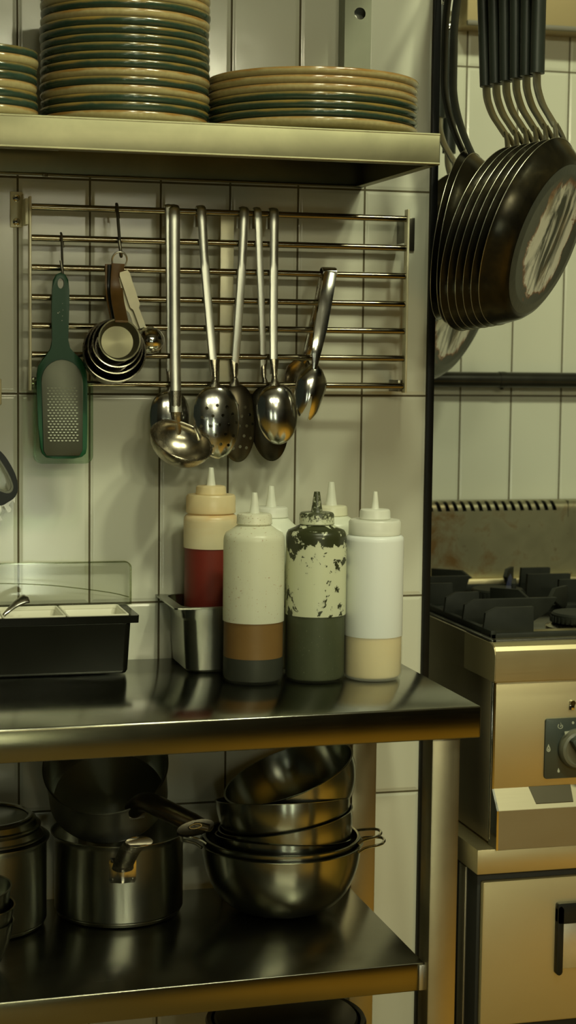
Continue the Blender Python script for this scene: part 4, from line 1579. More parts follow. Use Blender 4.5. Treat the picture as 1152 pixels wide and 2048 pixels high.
def pot_profile(R, H, th=0.0016, flare=0.005, base=0.010, z0=0.0):
    o = [(0, 0.0), (R - 0.010, 0.0), (R - 0.004, 0.0015), (R - 0.0015, 0.006), (R - 0.0018, 0.0065), (R, 0.009), (R, 0.5 * H), (R, H - 0.010), (R + flare * 0.4, H - 0.005), (R + flare, H - 0.001), (R + flare, H), (R + flare - 0.0015, H)]
    i = [(R - th + flare * 0.3, H - 0.005), (R - th, H - 0.010), (R - th, 0.015), (R - th - 0.004, 0.0085), (R - th - 0.010, 0.0065), (0, 0.0065)]
    return [(r, z + z0) for r, z in o + i]


def tube_handle(o, name, pts, wfn, hfn, mat, cap_mat=None, slot=True):
    bm = bmesh.new()
    P = smooth_path(pts, 6)
    n = len(P)
    rings = []
    for i, p in enumerate(P):
        t = i / (n - 1)
        tg = (P[min(i + 1, n - 1)] - P[max(i - 1, 0)]).normalized()
        s = tg.cross(Vector((0, 0, 1))).normalized()
        b = s.cross(tg)
        rings.append([bm.verts.new(p + s * a * wfn(t) + b * c * hfn(t)) for a, c in circ(1, 20)])
    for k in range(n - 1):
        for i in range(20):
            j = (i + 1) % 20
            bm.faces.new((rings[k][i], rings[k][j], rings[k + 1][j], rings[k + 1][i]))
    bm.faces.new(rings[0][::-1])
    bm.faces.new(rings[-1])
    return fin(name, bm, mat, o, angle=50)


# big saucepan
PC = Vector((0.1290, -0.100, ZL + 0.0003))
P2 = thing('saucepan', 'deep steel saucepan whose handle points at the viewer, under the tilted pan', 'pot', tuple(PC), 'pots on the lower shelf')
RP = 0.0905
bm = bmesh.new()
add_lathe(bm, pot_profile(RP, 0.117), 96)
fin('pot_body', bm, MAT['steel_pot'], P2, angle=35, world=False)
# curved riveted plate
dirh = (Vector((W(262, 1690, -0.36).x, -0.36, 0)) - Vector((PC.x, PC.y, 0))).normalized()
ah = math.atan2(dirh.y, dirh.x)
zc = W(254, 1740, -0.19).z


def curved_plate(o, cen, R, a0, wid, z0, z1, th, mat, name='handle_plate'):
    bm = bmesh.new()
    na, nz = 12, 8
    G_ = []
    for s in (0, 1):
        g = []
        for j in range(nz + 1):
            row = []
            for i in range(na + 1):
                u = -1 + 2 * i / na
                v = -1 + 2 * j / nz
                cr = 0.12
                aa = a0 + u * wid / R * (1 - cr * max(0, abs(v) - 0.8) / 0.2)
                rr = R + 0.0003 + (th * (1 - 0.6 * max(abs(u), abs(v)) ** 6) + 0.0022 * math.exp(-(u * u) / 0.12) if s else 0)
                row.append(bm.verts.new((cen.x + rr * math.cos(aa), cen.y + rr * math.sin(aa), (z0 + z1) / 2 + v * (z1 - z0) / 2)))
            g.append(row)
        G_.append(g)
    for s in (0, 1):
        for j in range(nz):
            for i in range(na):
                bm.faces.new((G_[s][j][i], G_[s][j][i + 1], G_[s][j + 1][i + 1], G_[s][j + 1][i]))
    for j in range(nz):
        for i in (0, na):
            bm.faces.new((G_[0][j][i], G_[0][j + 1][i], G_[1][j + 1][i], G_[1][j][i]))
    for i in range(na):
        for j in (0, nz):
            bm.faces.new((G_[0][j][i], G_[0][j][i + 1], G_[1][j][i + 1], G_[1][j][i]))
    pl = fin(name, bm, mat, o, angle=60)
    for u in (-0.75, 0.75):
        for v in (-0.72, 0.72):
            bm = bmesh.new()
            aa = a0 + u * wid / R
            c_ = Vector((cen.x + (R + th * 0.8) * math.cos(aa), cen.y + (R + th * 0.8) * math.sin(aa), (z0 + z1) / 2 + v * (z1 - z0) / 2))
            add_lathe(bm, [(0.0022, 0), (0.0019, 0.0008), (0.001, 0.0013), (0, 0.0014)], 12, M=Matrix.Translation(c_) @ Vector((math.cos(aa), math.sin(aa), 0)).to_track_quat('Z', 'Y').to_matrix().to_4x4())
            r_ = fin('rivet', bm, MAT['ring_dark'], pl)


apl = ah
curved_plate(P2, PC, RP, apl, 0.0185, zc - 0.0175, zc + 0.0175, 0.0014, MAT['steel_pol'])
root = Vector((PC.x + (RP + 0.002) * math.cos(apl), PC.y + (RP + 0.002) * math.sin(apl), zc + 0.004))
endp = W(277, 1684, -0.35)
hd = tube_handle(P2, 'handle', [tuple(root), tuple(root + dirh * 0.025 + Vector((0, 0, 0.014))), tuple(root.lerp(endp, 0.5) + Vector((0, 0, 0.008))), tuple(endp), tuple(endp + dirh * 0.006)],
                 lambda t: (0.012 + 0.0080 * t ** 1.5 + 0.003 * (1 - t) ** 3) * (1 if t < 0.80 else max(0.25, 1 - 8 * (t - 0.80) ** 1.5)), lambda t: (0.0065 + 0.0015 * math.sin(PI * t)) * (1 if t < 0.80 else max(0.25, 1 - 8 * (t - 0.80) ** 1.5)), MAT['steel_pol_dark'])
bm = bmesh.new()
solid_disc(bm, tuple(endp + Vector((0, 0, 0.0052)) - dirh * 0.004), (0, 0, 1), 0.0035, 0.0006, 16)  # dark disc laid on top, standing in for the shade of a hole
fin('hole_shade_disc', bm, MAT['screw_dark'], hd)

# tilted saucepan on top: opening towards the viewer and up
TPc = W(211, 1530, -0.135)
TP = thing('saucepan', 'tilted steel saucepan lying on the deep saucepan with its dark handle to the right', 'pot', tuple(TPc), 'pots on the lower shelf')
Rt, Ht = 0.0830, 0.074
axis = Vector((-0.16, -0.56, 0.80)).normalized()
# the photo shows the inside, so the opening leans strongly to the camera
q = axis.to_track_quat('Z', 'Y').to_matrix().to_4x4()
MT = Matrix.Translation(TPc) @ q @ Matrix.Translation((0, 0, -Ht))
lathe_part('pot_body', pot_profile(Rt, Ht, flare=0.004), 96, MT, MAT['steel_pot'], TP, 35)
hr = W(283, 1622, -0.205)
he = W(427, 1655, -0.275)
tube_handle(TP, 'handle', [tuple(W(268, 1618, -0.185)), tuple(W(292, 1604, -0.215)), tuple(W(335, 1622, -0.245)), tuple(W(385, 1646, -0.265)), tuple(W(422, 1655, -0.280))],
            lambda t: 0.0135 + 0.004 * math.sin(PI * t) if t < 0.8 else 0.0158 * (1 - 0.35 * (t - 0.8) / 0.2), lambda t: 0.0130 if t < 0.75 else 0.0130 - 0.030 * (t - 0.75), MAT['steel_dark'])
bm = bmesh.new()
ep = W(392, 1655, -0.285)
el = []
for i in range(36):
    a = 2 * PI * i / 36
    el.append(W(391 + 37 * math.cos(a), 1654 - 7.5 * math.cos(a) - 14 * math.sin(a), -0.283 + 0.004 * math.sin(a)))
rim_ = [bm.verts.new(p) for p in el]
low_ = [bm.verts.new(p + Vector((0, 0.004, -0.004))) for p in el]
cen_ = [bm.verts.new(p.lerp(ep, 0.45) + Vector((0, 0.0008, -0.0012))) for p in el]
for i in range(36):
    j = (i + 1) % 36
    bm.faces.new((rim_[i], rim_[j], low_[j], low_[i]))
    bm.faces.new((rim_[i], cen_[i], cen_[j], rim_[j]))
bm.faces.new(cen_)
bm.faces.new(low_)
fin('handle_end', bm, MAT['pan'], TP)
bm = bmesh.new()
sl = [W(391 + 12 * math.cos(2 * PI * i / 20), 1652 - 2 * math.cos(2 * PI * i / 20) - 4.6 * math.sin(2 * PI * i / 20), -0.2865) for i in range(20)]
add_tube(bm, [tuple(p) for p in sl], 0.0009, 6, 1, closed=True)
fin('hanging_slot', bm, MAT['steel_pol'], TP)
bm = bmesh.new()
fp = W(272, 1620, -0.195)
fq = W(255, 1605, -0.185), W(288, 1598, -0.190), W(291, 1635, -0.195), W(259, 1642, -0.190)
vs = [bm.verts.new(p) for p in fq] + [bm.verts.new(p + Vector((0, 0.004, 0))) for p in fq]
for f in ((0, 1, 2, 3), (7, 6, 5, 4), (0, 4, 5, 1), (1, 5, 6, 2), (2, 6, 7, 3), (3, 7, 4, 0)):
    bm.faces.new([vs[i] for i in f])
bmesh.ops.bevel(bm, geom=list(bm.edges), offset=0.001, segments=2, affect='EDGES')
fin('handle_plate', bm, MAT['steel_pol_dark'], TP)

# left pot with two lids / nested rims
LC = Vector((-0.0640, -0.118, ZL + 0.0003))
P1 = thing('stock_pot', 'tall steel pot at the left edge topped with stacked lids', 'pot', tuple(LC), 'pots on the lower shelf')
RL1 = 0.0885
bm = bmesh.new()
add_lathe(bm, pot_profile(RL1, 0.122, flare=0.0045), 96)
fin('pot_body', bm, MAT['steel_pot'], P1, angle=35, world=False)
for k, (rr, zz, lab) in enumerate(((0.0845, 0.1224, 'lower steel pot lid resting on the left pot'), (0.0800, 0.1365, 'upper flat steel pot lid on top of the left pot'))):
    o = thing('pot_lid', lab, 'lid', (LC.x, LC.y, LC.z + zz), 'lids on the left pot')
    bm = bmesh.new()
    add_lathe(bm, [(rr - 0.006, -0.004 if k == 0 else -0.002), (rr - 0.005, 0.0), (rr, 0.0008), (rr + 0.0010, 0.002), (rr + 0.0005, 0.0035), (rr - 0.003, 0.005), (rr - 0.006, 0.0115), (rr - 0.012, 0.0135), (0, 0.0140), (0, 0.0128), (rr - 0.013, 0.0122), (rr - 0.008, 0.004)], 96)
    fin('lid_disc', bm, MAT['steel_bowl'] if k else MAT['steel_pot'], o, angle=35, world=False)
    bm = bmesh.new()
    if k == 1:
        add_lathe(bm, [(rr - 0.0125, 0.0136), (rr - 0.010, 0.0150), (rr - 0.012, 0.0165), (rr - 0.016, 0.0160), (rr - 0.017, 0.0143)], 96)
        fin('lid_rim', bm, MAT['steel_pol'], o, angle=35, world=False)

# three small bowls at the far left front
for k in range(3):
    R_ = 0.052
    lab = ['lowest small steel bowl of the stack at the lower left edge', 'middle small steel bowl of the stack at the lower left edge', 'top small steel bowl of the stack at the lower left edge'][k]
    bm = bmesh.new()
    th = 0.001
    ou = [(0, 0), (0.020, 0), (0.028, 0.002), (0.037, 0.012), (0.044, 0.028), (0.049, 0.045), (R_, 0.062), (R_ + 0.0012, 0.0625), (R_ + 0.0012, 0.0635)]
    inn = [(R_ - th, 0.0632), (0.048, 0.045), (0.043, 0.028), (0.036, 0.0126), (0.027, 0.003), (0, 0.0014)]
    add_lathe(bm, ou + inn, 72)
    o = fin('small_bowl', bm, [MAT['steel_bowl'], MAT['steel_bowl'], MAT['warm_reflection']][k] if k < 2 else MAT['steel_bowl'], None, angle=35, world=False)
    o.location = (-0.0915, -0.298, ZL + 0.0004 + k * 0.0220)
    o.rotation_euler = (math.radians([0, 1.5, 3][k]), math.radians([0, 1, -3][k]), 0)
    tag(o, lab, 'bowl', 'small bowls at the left')

# bowl stack on the right: two handled basins, four mixing bowls
BC = Vector((0.3555, -0.140, ZL + 0.0003))


def bowl_prof(R, H, rb, th=0.0011, lip=0.003):
    o = [(0, 0), (rb * 0.8, 0)]
    n = 14
    for i in range(n + 1):
        a = PI / 2 * i / n
        o.append((rb + (R - rb) * math.sin(a) ** 0.80, H * (1 - math.cos(a)) ** 0.95 * 1.0))
    o += [(R + lip, H + 0.0002), (R + lip + 0.0004, H + 0.0010), (R + lip - 0.0004, H + 0.0016)]
    inner = [(max(0, r - th), z + th) for r, z in o[1:n + 3]][::-1]
    return o + inner + [(0, th)]


for k, (Rb, Hb, z0, lab) in enumerate(((0.1130, 0.0960, 0.0, 'large round bottomed steel basin with wire loop handles at the base of the bowl stack'), (0.1085, 0.0960, 0.0085, 'second steel basin with loop handle nested inside the large one'))):
    o = thing('steel_basin', lab, 'bowl', (BC.x, BC.y, BC.z + z0), 'handled basins')
    bm = bmesh.new()
    add_lathe(bm, bowl_prof(Rb, Hb, 0.040), 96)
    fin('basin_shell', bm, MAT['steel_bowl'], o, angle=45, world=False)
    for s in (0, 1):
        bm = bmesh.new()
        a0 = math.radians(-18 + k * 5) + s * PI
        d = Vector((math.cos(a0), math.sin(a0), 0))
        t_ = Vector((-math.sin(a0), math.cos(a0), 0))
        zz = Vector((0, 0, Hb + 0.0005))
        c0 = d * (Rb + 0.001)
        pts = [c0 - t_ * 0.034 - d * 0.004 + zz + Vector((0, 0, -0.004)), c0 - t_ * 0.027 + d * 0.006 + zz, c0 - t_ * 0.020 + d * 0.024 + zz + Vector((0, 0, 0.003)), c0 - t_ * 0.008 + d * 0.031 + zz + Vector((0, 0, 0.004)), c0 + t_ * 0.008 + d * 0.031 + zz + Vector((0, 0, 0.004)), c0 + t_ * 0.020 + d * 0.024 + zz + Vector((0, 0, 0.003)), c0 + t_ * 0.027 + d * 0.006 + zz, c0 + t_ * 0.034 - d * 0.004 + zz + Vector((0, 0, -0.004))]
        add_tube(bm, [tuple(p) for p in pts], 0.0021, 10, 5)
        fin('loop_handle', bm, MAT['steel_pol'], o, world=False)

RB = 0.0955
labs = ['lowest steel mixing bowl sunk in the handled basins', 'second mixing bowl of the leaning stack', 'third mixing bowl with its rim seen edge on', 'topmost mixing bowl tipped so its dark inside shows']
# (centre px, py, y, rim normal)
spec = [((566, 1672), -0.140, (0.06, 0.12, 1.0), 0.076), ((571, 1636), -0.140, (-0.16, 0.07, 1.0), 0.074), ((566, 1597), -0.138, (0.00, 0.17, 1.0), 0.072), ((577, 1546), -0.132, (-0.38, -0.04, 1.0), 0.072)]
for k, (pp, yy, nn, Hh) in enumerate(spec):
    c_ = W(pp[0], pp[1], yy)
    bm = bmesh.new()
    add_lathe(bm, [(r, z - Hh) for r, z in bowl_prof(RB - 0.0008 * (3 - k) * 0, Hh, 0.038, lip=0.0012)], 96)
    o = fin('mixing_bowl', bm, MAT['steel_bowl'], None, angle=45, world=False)
    o.location = c_
    o.rotation_euler = Vector(nn).normalized().to_track_quat('Z', 'Y').to_euler()
    tag(o, labs[k], 'bowl', 'mixing bowls in the leaning stack')

# black bin below the shelf
BN = thing('waste_bin', 'round black plastic bin standing on the floor under the table', 'bin', (0.345, -0.215, 0.0))
bm = bmesh.new()
zb_ = 0.398
add_lathe(bm, [(0, 0.0005), (0.085, 0.0005), (0.092, 0.006), (0.104, zb_ - 0.02), (0.110, zb_ - 0.012), (0.112, zb_ - 0.004), (0.110, zb_), (0.104, zb_ - 0.001), (0.100, zb_ - 0.02), (0.088, 0.008), (0, 0.005)], 80)
fin('bin_body', bm, MAT['black_plastic'], BN, world=False)
bm = bmesh.new()
add_lathe(bm, [(0.0, zb_ + 0.012), (0.05, zb_ + 0.010), (0.098, zb_ + 0.003), (0.1005, zb_ - 0.001), (0.097, zb_ - 0.006), (0, zb_ + 0.004)], 80)
fin('bin_lid', bm, MAT['black_plastic'], BN, world=False)

# ------------------------------------------------------------------ frying pans on the rail
MAT['strap'] = steel('worn pan strap', col=(0.50, 0.48, 0.38), brush=(60, 60, 4), rough=0.26, blot=0.2, dirt=0.4, smudge=40)
NH = Vector((0.675, -0.656, 0)).normalized()
EL = math.asin(0.337)


def make_pan(R=0.130, r=0.108, dep=0.030, handle='strap', base_mat=None):
    """local frame: origin at the hook point of the handle, x = the way the base faces, z up"""
    root = bpy.data.objects.new('frying_pan', None)
    root.empty_display_size = 0.02
    COL.objects.link(root)
    ce, se = math.cos(EL), math.sin(EL)
    n = Vector((ce, 0, -se))          # outward normal of the base
    up = Vector((se, 0, ce))
    side = Vector((0, 1, 0))
    Zh = 0.160                        # hook above the grip's bottom end
    top = Vector((0.036, 0, -Zh - 0.097 - (0.125 - 0.13)))
    rc_ = top - up * (R - 0.004)      # rim centre
    M = Matrix(((side.x, up.x, n.x, rc_.x), (side.y, up.y, n.y, rc_.y), (side.z, up.z, n.z, rc_.z), (0, 0, 0, 1)))
    bm = bmesh.new()
    # profile in (r, distance along n)
    k = dep
    prof = [(0, k), (r - 0.012, k), (r - 0.004, k - 0.0008), (r + 0.003, k - 0.0035), (r + 0.009, k - 0.009), (R - 0.004, 0.008), (R, 0.001), (R + 0.0012, 0.0), (R, -0.001), (R - 0.002, 0.0), (r + 0.006, k - 0.011), (r - 0.002, k - 0.0045), (r - 0.014, k - 0.0032), (0, k - 0.0032)]
    add_lathe(bm, prof, 112, M=M)
    fin('pan_body', bm, MAT['pan'], root, angle=50, world=False)
    bm = bmesh.new()
    add_lathe(bm, [(R + 0.0013 + 0.00045 * math.cos(q * PI / 4), 0.00045 * math.sin(q * PI / 4)) for q in range(8)], 112, closed=True, M=M)
    fin('rim_edge', bm, MAT['strap'], root, world=False)
    bm = bmesh.new()
    add_lathe(bm, [(0, 0.0008), (r - 0.022, 0.0008), (r - 0.019, 0.0014), (r - 0.016, 0.0014), (r - 0.013, 0.0006), (r - 0.007, 0.0004), (r - 0.004, -0.0004), (0, -0.0004)], 112)
    d = fin('pan_base', bm, MAT['pan_base'], root, angle=50, world=False)
    d.matrix_local = M @ Matrix.Translation((0, 0, k))
    if handle == 'strap':
        bm = bmesh.new()
        gb = Vector((0.0, 0, -Zh))
        add_sweep(bm, [Vector((0, 0, 0.012)), Vector((0, 0, 0.0)), Vector((0, 0, -0.03)), Vector((0, 0, -Zh + 0.02)), Vector((0, 0, -Zh + 0.004)), gb],
                  lambda t: circ(1, 20, 0.0125 * (0.8 if t < 0.01 else 1), 0.0092 * (0.8 if t < 0.01 else 1)), up=Vector((1, 0, 0)))
        fin('grip', bm, MAT['grip'], root, world=False)
        # S strap, then fork
        S_ = [Vector((0, 0, -Zh + 0.010)), Vector((-0.0005, 0, -Zh - 0.006)), Vector((0.001, 0, -Zh - 0.020)), Vector((0.008, 0, -Zh - 0.040)), Vector((0.019, 0, -Zh - 0.058)), Vector((0.028, 0, -Zh - 0.072))]
        bm = bmesh.new()
        P = smooth_path([tuple(p) for p in S_], 6)
        add_sweep(bm, P, lambda t: [(a * (0.0112 + 0.0015 * t), b * 0.0022) for a, b in ((-1, -0.5), (-0.8, -1), (0.8, -1), (1, -0.5), (1, 0.5), (0.8, 1), (-0.8, 1), (-1, 0.5))], up=Vector((1, 0, 0.2)))
        for s in (-1, 1):
            F_ = [P[-1] + Vector((-0.001, s * 0.003, 0.004)), P[-1] + Vector((0.004, s * 0.010, -0.008)), Vector((0.036, s * 0.019, -Zh - 0.095)), Vector((0.0375, s * 0.022, -Zh - 0.106)), Vector((0.041, s * 0.022, -Zh - 0.114))]
            P_ = smooth_path([tuple(p) for p in F_], 5)
            add_sweep(bm, P_, lambda t: [(a * 0.0058, b * 0.0019) for a, b in ((-1, -0.6), (-0.8, -1), (0.8, -1), (1, -0.6), (1, 0.6), (0.8, 1), (-0.8, 1), (-1, 0.6))], up=Vector((1, 0, 0.2)))
        fin('handle_strap', bm, MAT['strap'], root, world=False)
        for s in (-1, 1):
            bm = bmesh.new()
            c_ = Vector((0.0430, s * 0.022, -Zh - 0.112))
            add_lathe(bm, [(0.0055, -0.003), (0.005, 0.001), (0.003, 0.0026), (0, 0.003)], 16, M=Matrix.Translation(c_) @ up.to_track_quat('Z', 'Y').to_matrix().to_4x4())
            fin('rivet', bm, MAT['strap'], root, world=False)
    else:
        bm = bmesh.new()
        S_ = [Vector((0.066, 0, 0.03)), Vector((0.040, 0, -0.05)), Vector((0.026, 0, -0.115)), Vector((0.019, 0, -Zh)), Vector((0.022, 0, -Zh - 0.045)), Vector((0.031, 0, -Zh - 0.085)), Vector((0.041, 0, -Zh - 0.110))]
        P = smooth_path([tuple(p) for p in S_], 6)
        add_sweep(bm, P, lambda t: [(a * (0.0115 + 0.003 * math.sin(PI * t)), b * 0.0032) for a, b in ((-1, -0.5), (-0.8, -1), (0.8, -1), (1, -0.5), (1, 0.5), (0.8, 1), (-0.8, 1), (-1, 0.5))], up=Vector((1, 0, 0.2)))
        fin('handle', bm, MAT['black_iron'], root, world=False)
    # hanging eye
    bm = bmesh.new()
    ex = 0 if handle == 'strap' else 0.068
    ez = 0 if handle == 'strap' else 0.018
    pts = [(ex, 0.007 * math.cos(2 * PI * i / 20), 0.018 + ez + 0.009 * math.sin(2 * PI * i / 20)) for i in range(20)]
    add_tube(bm, pts, 0.0018, 8, 1, closed=True)
    fin('hanging_eye', bm, MAT['steel_pol'], root, world=False)
    return root


protoA = make_pan()
protoB = make_pan(R=0.122, r=0.102, dep=0.028, handle='iron')
AZ = math.atan2(NH.y, NH.x)
# grip-bottom target points of the six steel strapped pans: (px, py) and depth
grip_px = [(1073, 112), (1047, 121), (1028, 127), (1002, 144), (981, 150), (953, 164)]
labels = ['front frying pan with scoured rusty base, nearest on the hanging rail',
          'second frying pan from the front of the hanging row',
          'third frying pan from the front of the hanging row',
          'fourth frying pan from the front of the hanging row',
          'fifth frying pan from the front of the hanging row',
          'rearmost of the six grey gripped frying pans before the black handled ones']
ys = [-0.275, -0.238, -0.210, -0.172, -0.140, -0.103]
RCA = Vector((0.036, 0, -0.252)) - Vector((math.sin(EL), 0, math.cos(EL))) * 0.126
RCB = Vector((0.036, 0, -0.252)) - Vector((math.sin(EL), 0, math.cos(EL))) * 0.118
first = True
ZHK = None
for i, ((px, py), dy, lab) in enumerate(zip(grip_px, ys, labels)):
    o = protoA if first else copy_tree(protoA)
    first = False
    # rim centre of the front pan sits at (0.6547, -0.2748, 1.4813)
    ce, se = math.cos(EL), math.sin(EL)
    R3 = Matrix.Rotation(AZ, 3, 'Z')
    hook = Vector((0.6547 - i * 0.0077, -0.275 + i * 0.0215, 1.4813 - i * 0.001)) - R3 @ RCA
    # the pans lean on one another, each swung a little further
    o.location = hook
    o.rotation_euler = (Matrix.Rotation(AZ, 3, 'Z') @ Matrix.Rotation(-0.011 * i, 3, 'Y')).to_euler()
    tag(o, lab, 'frying pan', 'frying pans on the hanging rail')
for i, (px, py, y, lab) in enumerate(((905, 60, -0.055, 'frying pan with black iron handle, left one of the dark pair beside the trim'), (925, 60, -0.080, 'frying pan with black iron handle, right one of the dark pair next to grey grips'))):
    o = protoB if i == 0 else copy_tree(protoB)
    az_ = AZ + 0.22 - i * 0.04
    R3 = Matrix.Rotation(az_, 3, 'Z') @ Matrix.Rotation(math.radians(-11), 3, 'Y')
    o.location = W((906, 924)[i], (472, 478)[i], y) - R3 @ RCB
    o.rotation_euler = R3.to_euler()
    tag(o, lab, 'frying pan', 'frying pans on the hanging rail')
# two more, beyond the black trim
for (px, py, y, sc_, lab) in ((866, 506, 0.15, 1.0, 'frying pan hanging just past the black trim, its grey grip seen left of the row'),
                              (884, 600, 0.30, 1.15, 'lowest hanging frying pan, only its grey base showing beside the black trim')):
    o = copy_tree(protoA)
    o.location = W(px, py, y) - Matrix.Rotation(AZ, 3, 'Z') @ (RCA * sc_)
    o.rotation_euler = (0, 0, AZ)
    o.scale = (sc_, sc_, sc_)
    tag(o, lab, 'frying pan', 'frying pans on the hanging rail')
# rail above the frame
RAIL = thing('hanging_rail', 'steel ceiling rail the frying pans hang from', 'rail', (0.62, -0.1, hook.z + 0.03))
bm = bmesh.new()
zr_ = hook.z + 0.034
add_tube(bm, [(hook.x, -0.45, zr_), (hook.x, 0.40, zr_)], 0.006, 14, 1)
fin('rail_bar', bm, MAT['steel_x'], RAIL)
for y in (-0.44, 0.39):
    bm = bmesh.new()
    add_tube(bm, [(hook.x, y, zr_), (hook.x, y, 3.3)], 0.005, 12, 1)
    fin('hanger_rod', bm, MAT['steel_x'], RAIL)

# ------------------------------------------------------------------ kitchen wall fittings
PP = bmesh.new()
pa, pb = W(866, 758, 0.565), W(1200, 762, 0.565)
zc_ = (W(900, 758.5, 0.565).z + W(1120, 761, 0.565).z) / 2
add_tube(PP, [(0.66, 0.570, zc_), (0.958, 0.570, zc_)], 0.0142, 24, 1)
add_tube(PP, [(0.959, 0.570, zc_), (2.2, 0.570, zc_)], 0.0146, 24, 1)
add_tube(PP, [(0.953, 0.570, zc_), (0.965, 0.570, zc_)], 0.0154, 24, 1)
solid_disc(PP, (0.959, 0.570, zc_ - 0.018), (0, 0, 1), 0.0035, 0.006, 10)
pp = thing('wall_pipe', 'horizontal black pipe running across the kitchen tiles above the stove', 'pipe', (0.958, 0.57, zc_))
fin('pipe_run', PP, plain('painted black pipe', (0.03, 0.03, 0.022), 0.28, 0.5, 0.5, 30), pp)
for x in (0.80, 1.35):
    bm = bmesh.new()
    add_box(bm, x - 0.006, x + 0.006, 0.583, 0.5985, zc_ - 0.012, zc_ + 0.012, 0.001)
    fin('pipe_clip', bm, MAT['black_iron'], pp)

HD = thing('extractor_hood', 'beige steel extractor hood along the top of the kitchen wall', 'hood', (1.3, 0.56, 1.909))
bm = bmesh.new()
add_box(bm, 0.86, 2.4, 0.528, 0.5975, 1.9095, 2.5, 0.003)
fin('hood_body', bm, MAT['hood'], HD)
bm = bmesh.new()
add_box(bm, 0.86, 2.4, 0.524, 0.532, 1.9075, 1.916, 0.001)
fin('hood_lip', bm, plain('grey hood lip', (0.12, 0.11, 0.07), 0.5), HD)
JB = thing('junction_box', 'small white wall box with a black cable beside the pan handles', 'box', tuple(W(893, 20, 0.56)))
bm = bmesh.new()
a0, a1 = W(868, -30, 0.56), W(908, 30, 0.56)
add_box(bm, a0.x, a1.x, 0.53, 0.5975, a1.z, a0.z + 0.03, 0.003)
fin('box_shell', bm, MAT['white_box'], JB)
bm = bmesh.new()
add_tube(bm, [tuple(W(890, -25, 0.525)), tuple(W(889, 0, 0.523)), tuple(W(884, 12, 0.523)), tuple(W(876, 20, 0.526)), tuple(W(862, 24, 0.53))], 0.0018, 8, 5)
fin('cable', bm, MAT['black_plastic'], JB)

# ------------------------------------------------------------------ gas stove
YS = -0.10
XS = 0.690
ZC = 0.8905
XE = 1.45
ST = thing('gas_stove', 'stainless steel gas range with cast iron pan supports at the right', 'stove', (1.05, 0.22, 0.0))
# bullnose top frame: profile swept along x
bm = bmesh.new()
prof = [(0.03, ZC), (YS + 0.022, ZC), (YS + 0.012, ZC - 0.0008), (YS + 0.005, ZC - 0.004), (YS + 0.001, ZC - 0.010), (YS, ZC - 0.018), (YS, ZC - 0.0555), (YS + 0.004, ZC - 0.0575), (0.03, ZC - 0.0575)]
a_ = [bm.verts.new((XS, y, z)) for y, z in prof]
b_ = [bm.verts.new((XE, y, z)) for y, z in prof]
nn_ = len(prof)
for i in range(nn_):
    j = (i + 1) % nn_
    bm.faces.new((a_[i], a_[j], b_[j], b_[i]))
bm.faces.new(a_)
bm.faces.new(b_[::-1])
bmesh.ops.bevel(bm, geom=[e for e in bm.edges if all(abs(v.co.x - XS) < 1e-6 for v in e.verts)], offset=0.0012, segments=2, affect='EDGES')
fin('front_nosing', bm, MAT['steel_stove'], ST, angle=25)
bm = bmesh.new()
add_box(bm, XS + 0.0003, XS + 0.012, YS + 0.028, 0.597, ZC - 0.0575, ZC, 0.001)
add_box(bm, XS + 0.0003, XE, 0.535, 0.597, ZC - 0.0575, ZC + 0.002, 0.001)
add_box(bm, XE - 0.012, XE, YS + 0.028, 0.597, ZC - 0.0575, ZC, 0.001)
fin('top_frame', bm, MAT['steel_stove_side'], ST)
bm = bmesh.new()
add_box(bm, XS + 0.010, XE - 0.012, YS + 0.024, 0.537, ZC - 0.020, ZC - 0.008, 0.001)
add_box(bm, XS + 0.006, XE - 0.006, YS + 0.026, YS + 0.034, ZC - 0.012, ZC + 0.0030, 0.0008)
add_box(bm, XS + 0.004, XS + 0.012, YS + 0.026, 0.52, ZC - 0.012, ZC + 0.0030, 0.0008)
fin('burner_well', bm, plain('dark enamel', (0.05, 0.048, 0.035), 0.25, 0.3, 0.4, 30), ST)
# carcass and sides
bm = bmesh.new()
add_box(bm, XS + 0.0065, XE, YS + 0.030, 0.595, 0.585, ZC - 0.057, 0.001)
fin('carcass', bm, MAT['steel_stove_side'], ST)
bm = bmesh.new()
add_box(bm, XS + 0.0060, XS + 0.0110, YS + 0.022, YS + 0.0290, 0.590, ZC - 0.058, 0.0005)
fin('side_seam', bm, MAT['steel_pol'], ST)
# control panel
PY = YS + 0.018
bm = bmesh.new()
add_box(bm, XS + 0.0085, XE, PY, PY + 0.012, 0.668, ZC - 0.0570, 0.0008)
fin('control_panel', bm, MAT['steel_stove'], ST)
# drip tray shelf under the panel
px0 = XS + 0.0095
z_in, z_lip, z_bot = 0.669, 0.6405, 0.5805
yl = YS - 0.004
bm = bmesh.new()
add_box(bm, px0, XE, yl, yl + 0.0015, z_bot, z_lip, 0.0004)
vs = [bm.verts.new(p) for p in ((px0, PY, z_in), (XE, PY, z_in), (XE, yl + 0.0008, z_lip), (px0, yl + 0.0008, z_lip), (px0, PY, z_in - 0.002), (XE, PY, z_in - 0.002), (XE, yl + 0.0008, z_lip - 0.002), (px0, yl + 0.0008, z_lip - 0.002))]
for f in ((0, 1, 2, 3), (7, 6, 5, 4), (0, 4, 5, 1), (1, 5, 6, 2), (2, 6, 7, 3), (3, 7, 4, 0)):
    bm.faces.new([vs[i] for i in f])
fin('sloped_apron', bm, MAT['steel_apron'], ST, angle=20)
bm = bmesh.new()
add_prism(bm, [(px0 - 0.0006, 0), (px0 + 0.0018, 0), (px0 + 0.0018, 1), (px0 - 0.0006, 1)], 0, 1)
bm.free()
bm = bmesh.new()
prs = [(PY + 0.010, ZC - 0.060), (PY - 0.001, ZC - 0.060), (PY - 0.001, z_in), (yl - 0.0006, z_lip), (yl - 0.0006, z_bot), (PY + 0.010, z_bot)]
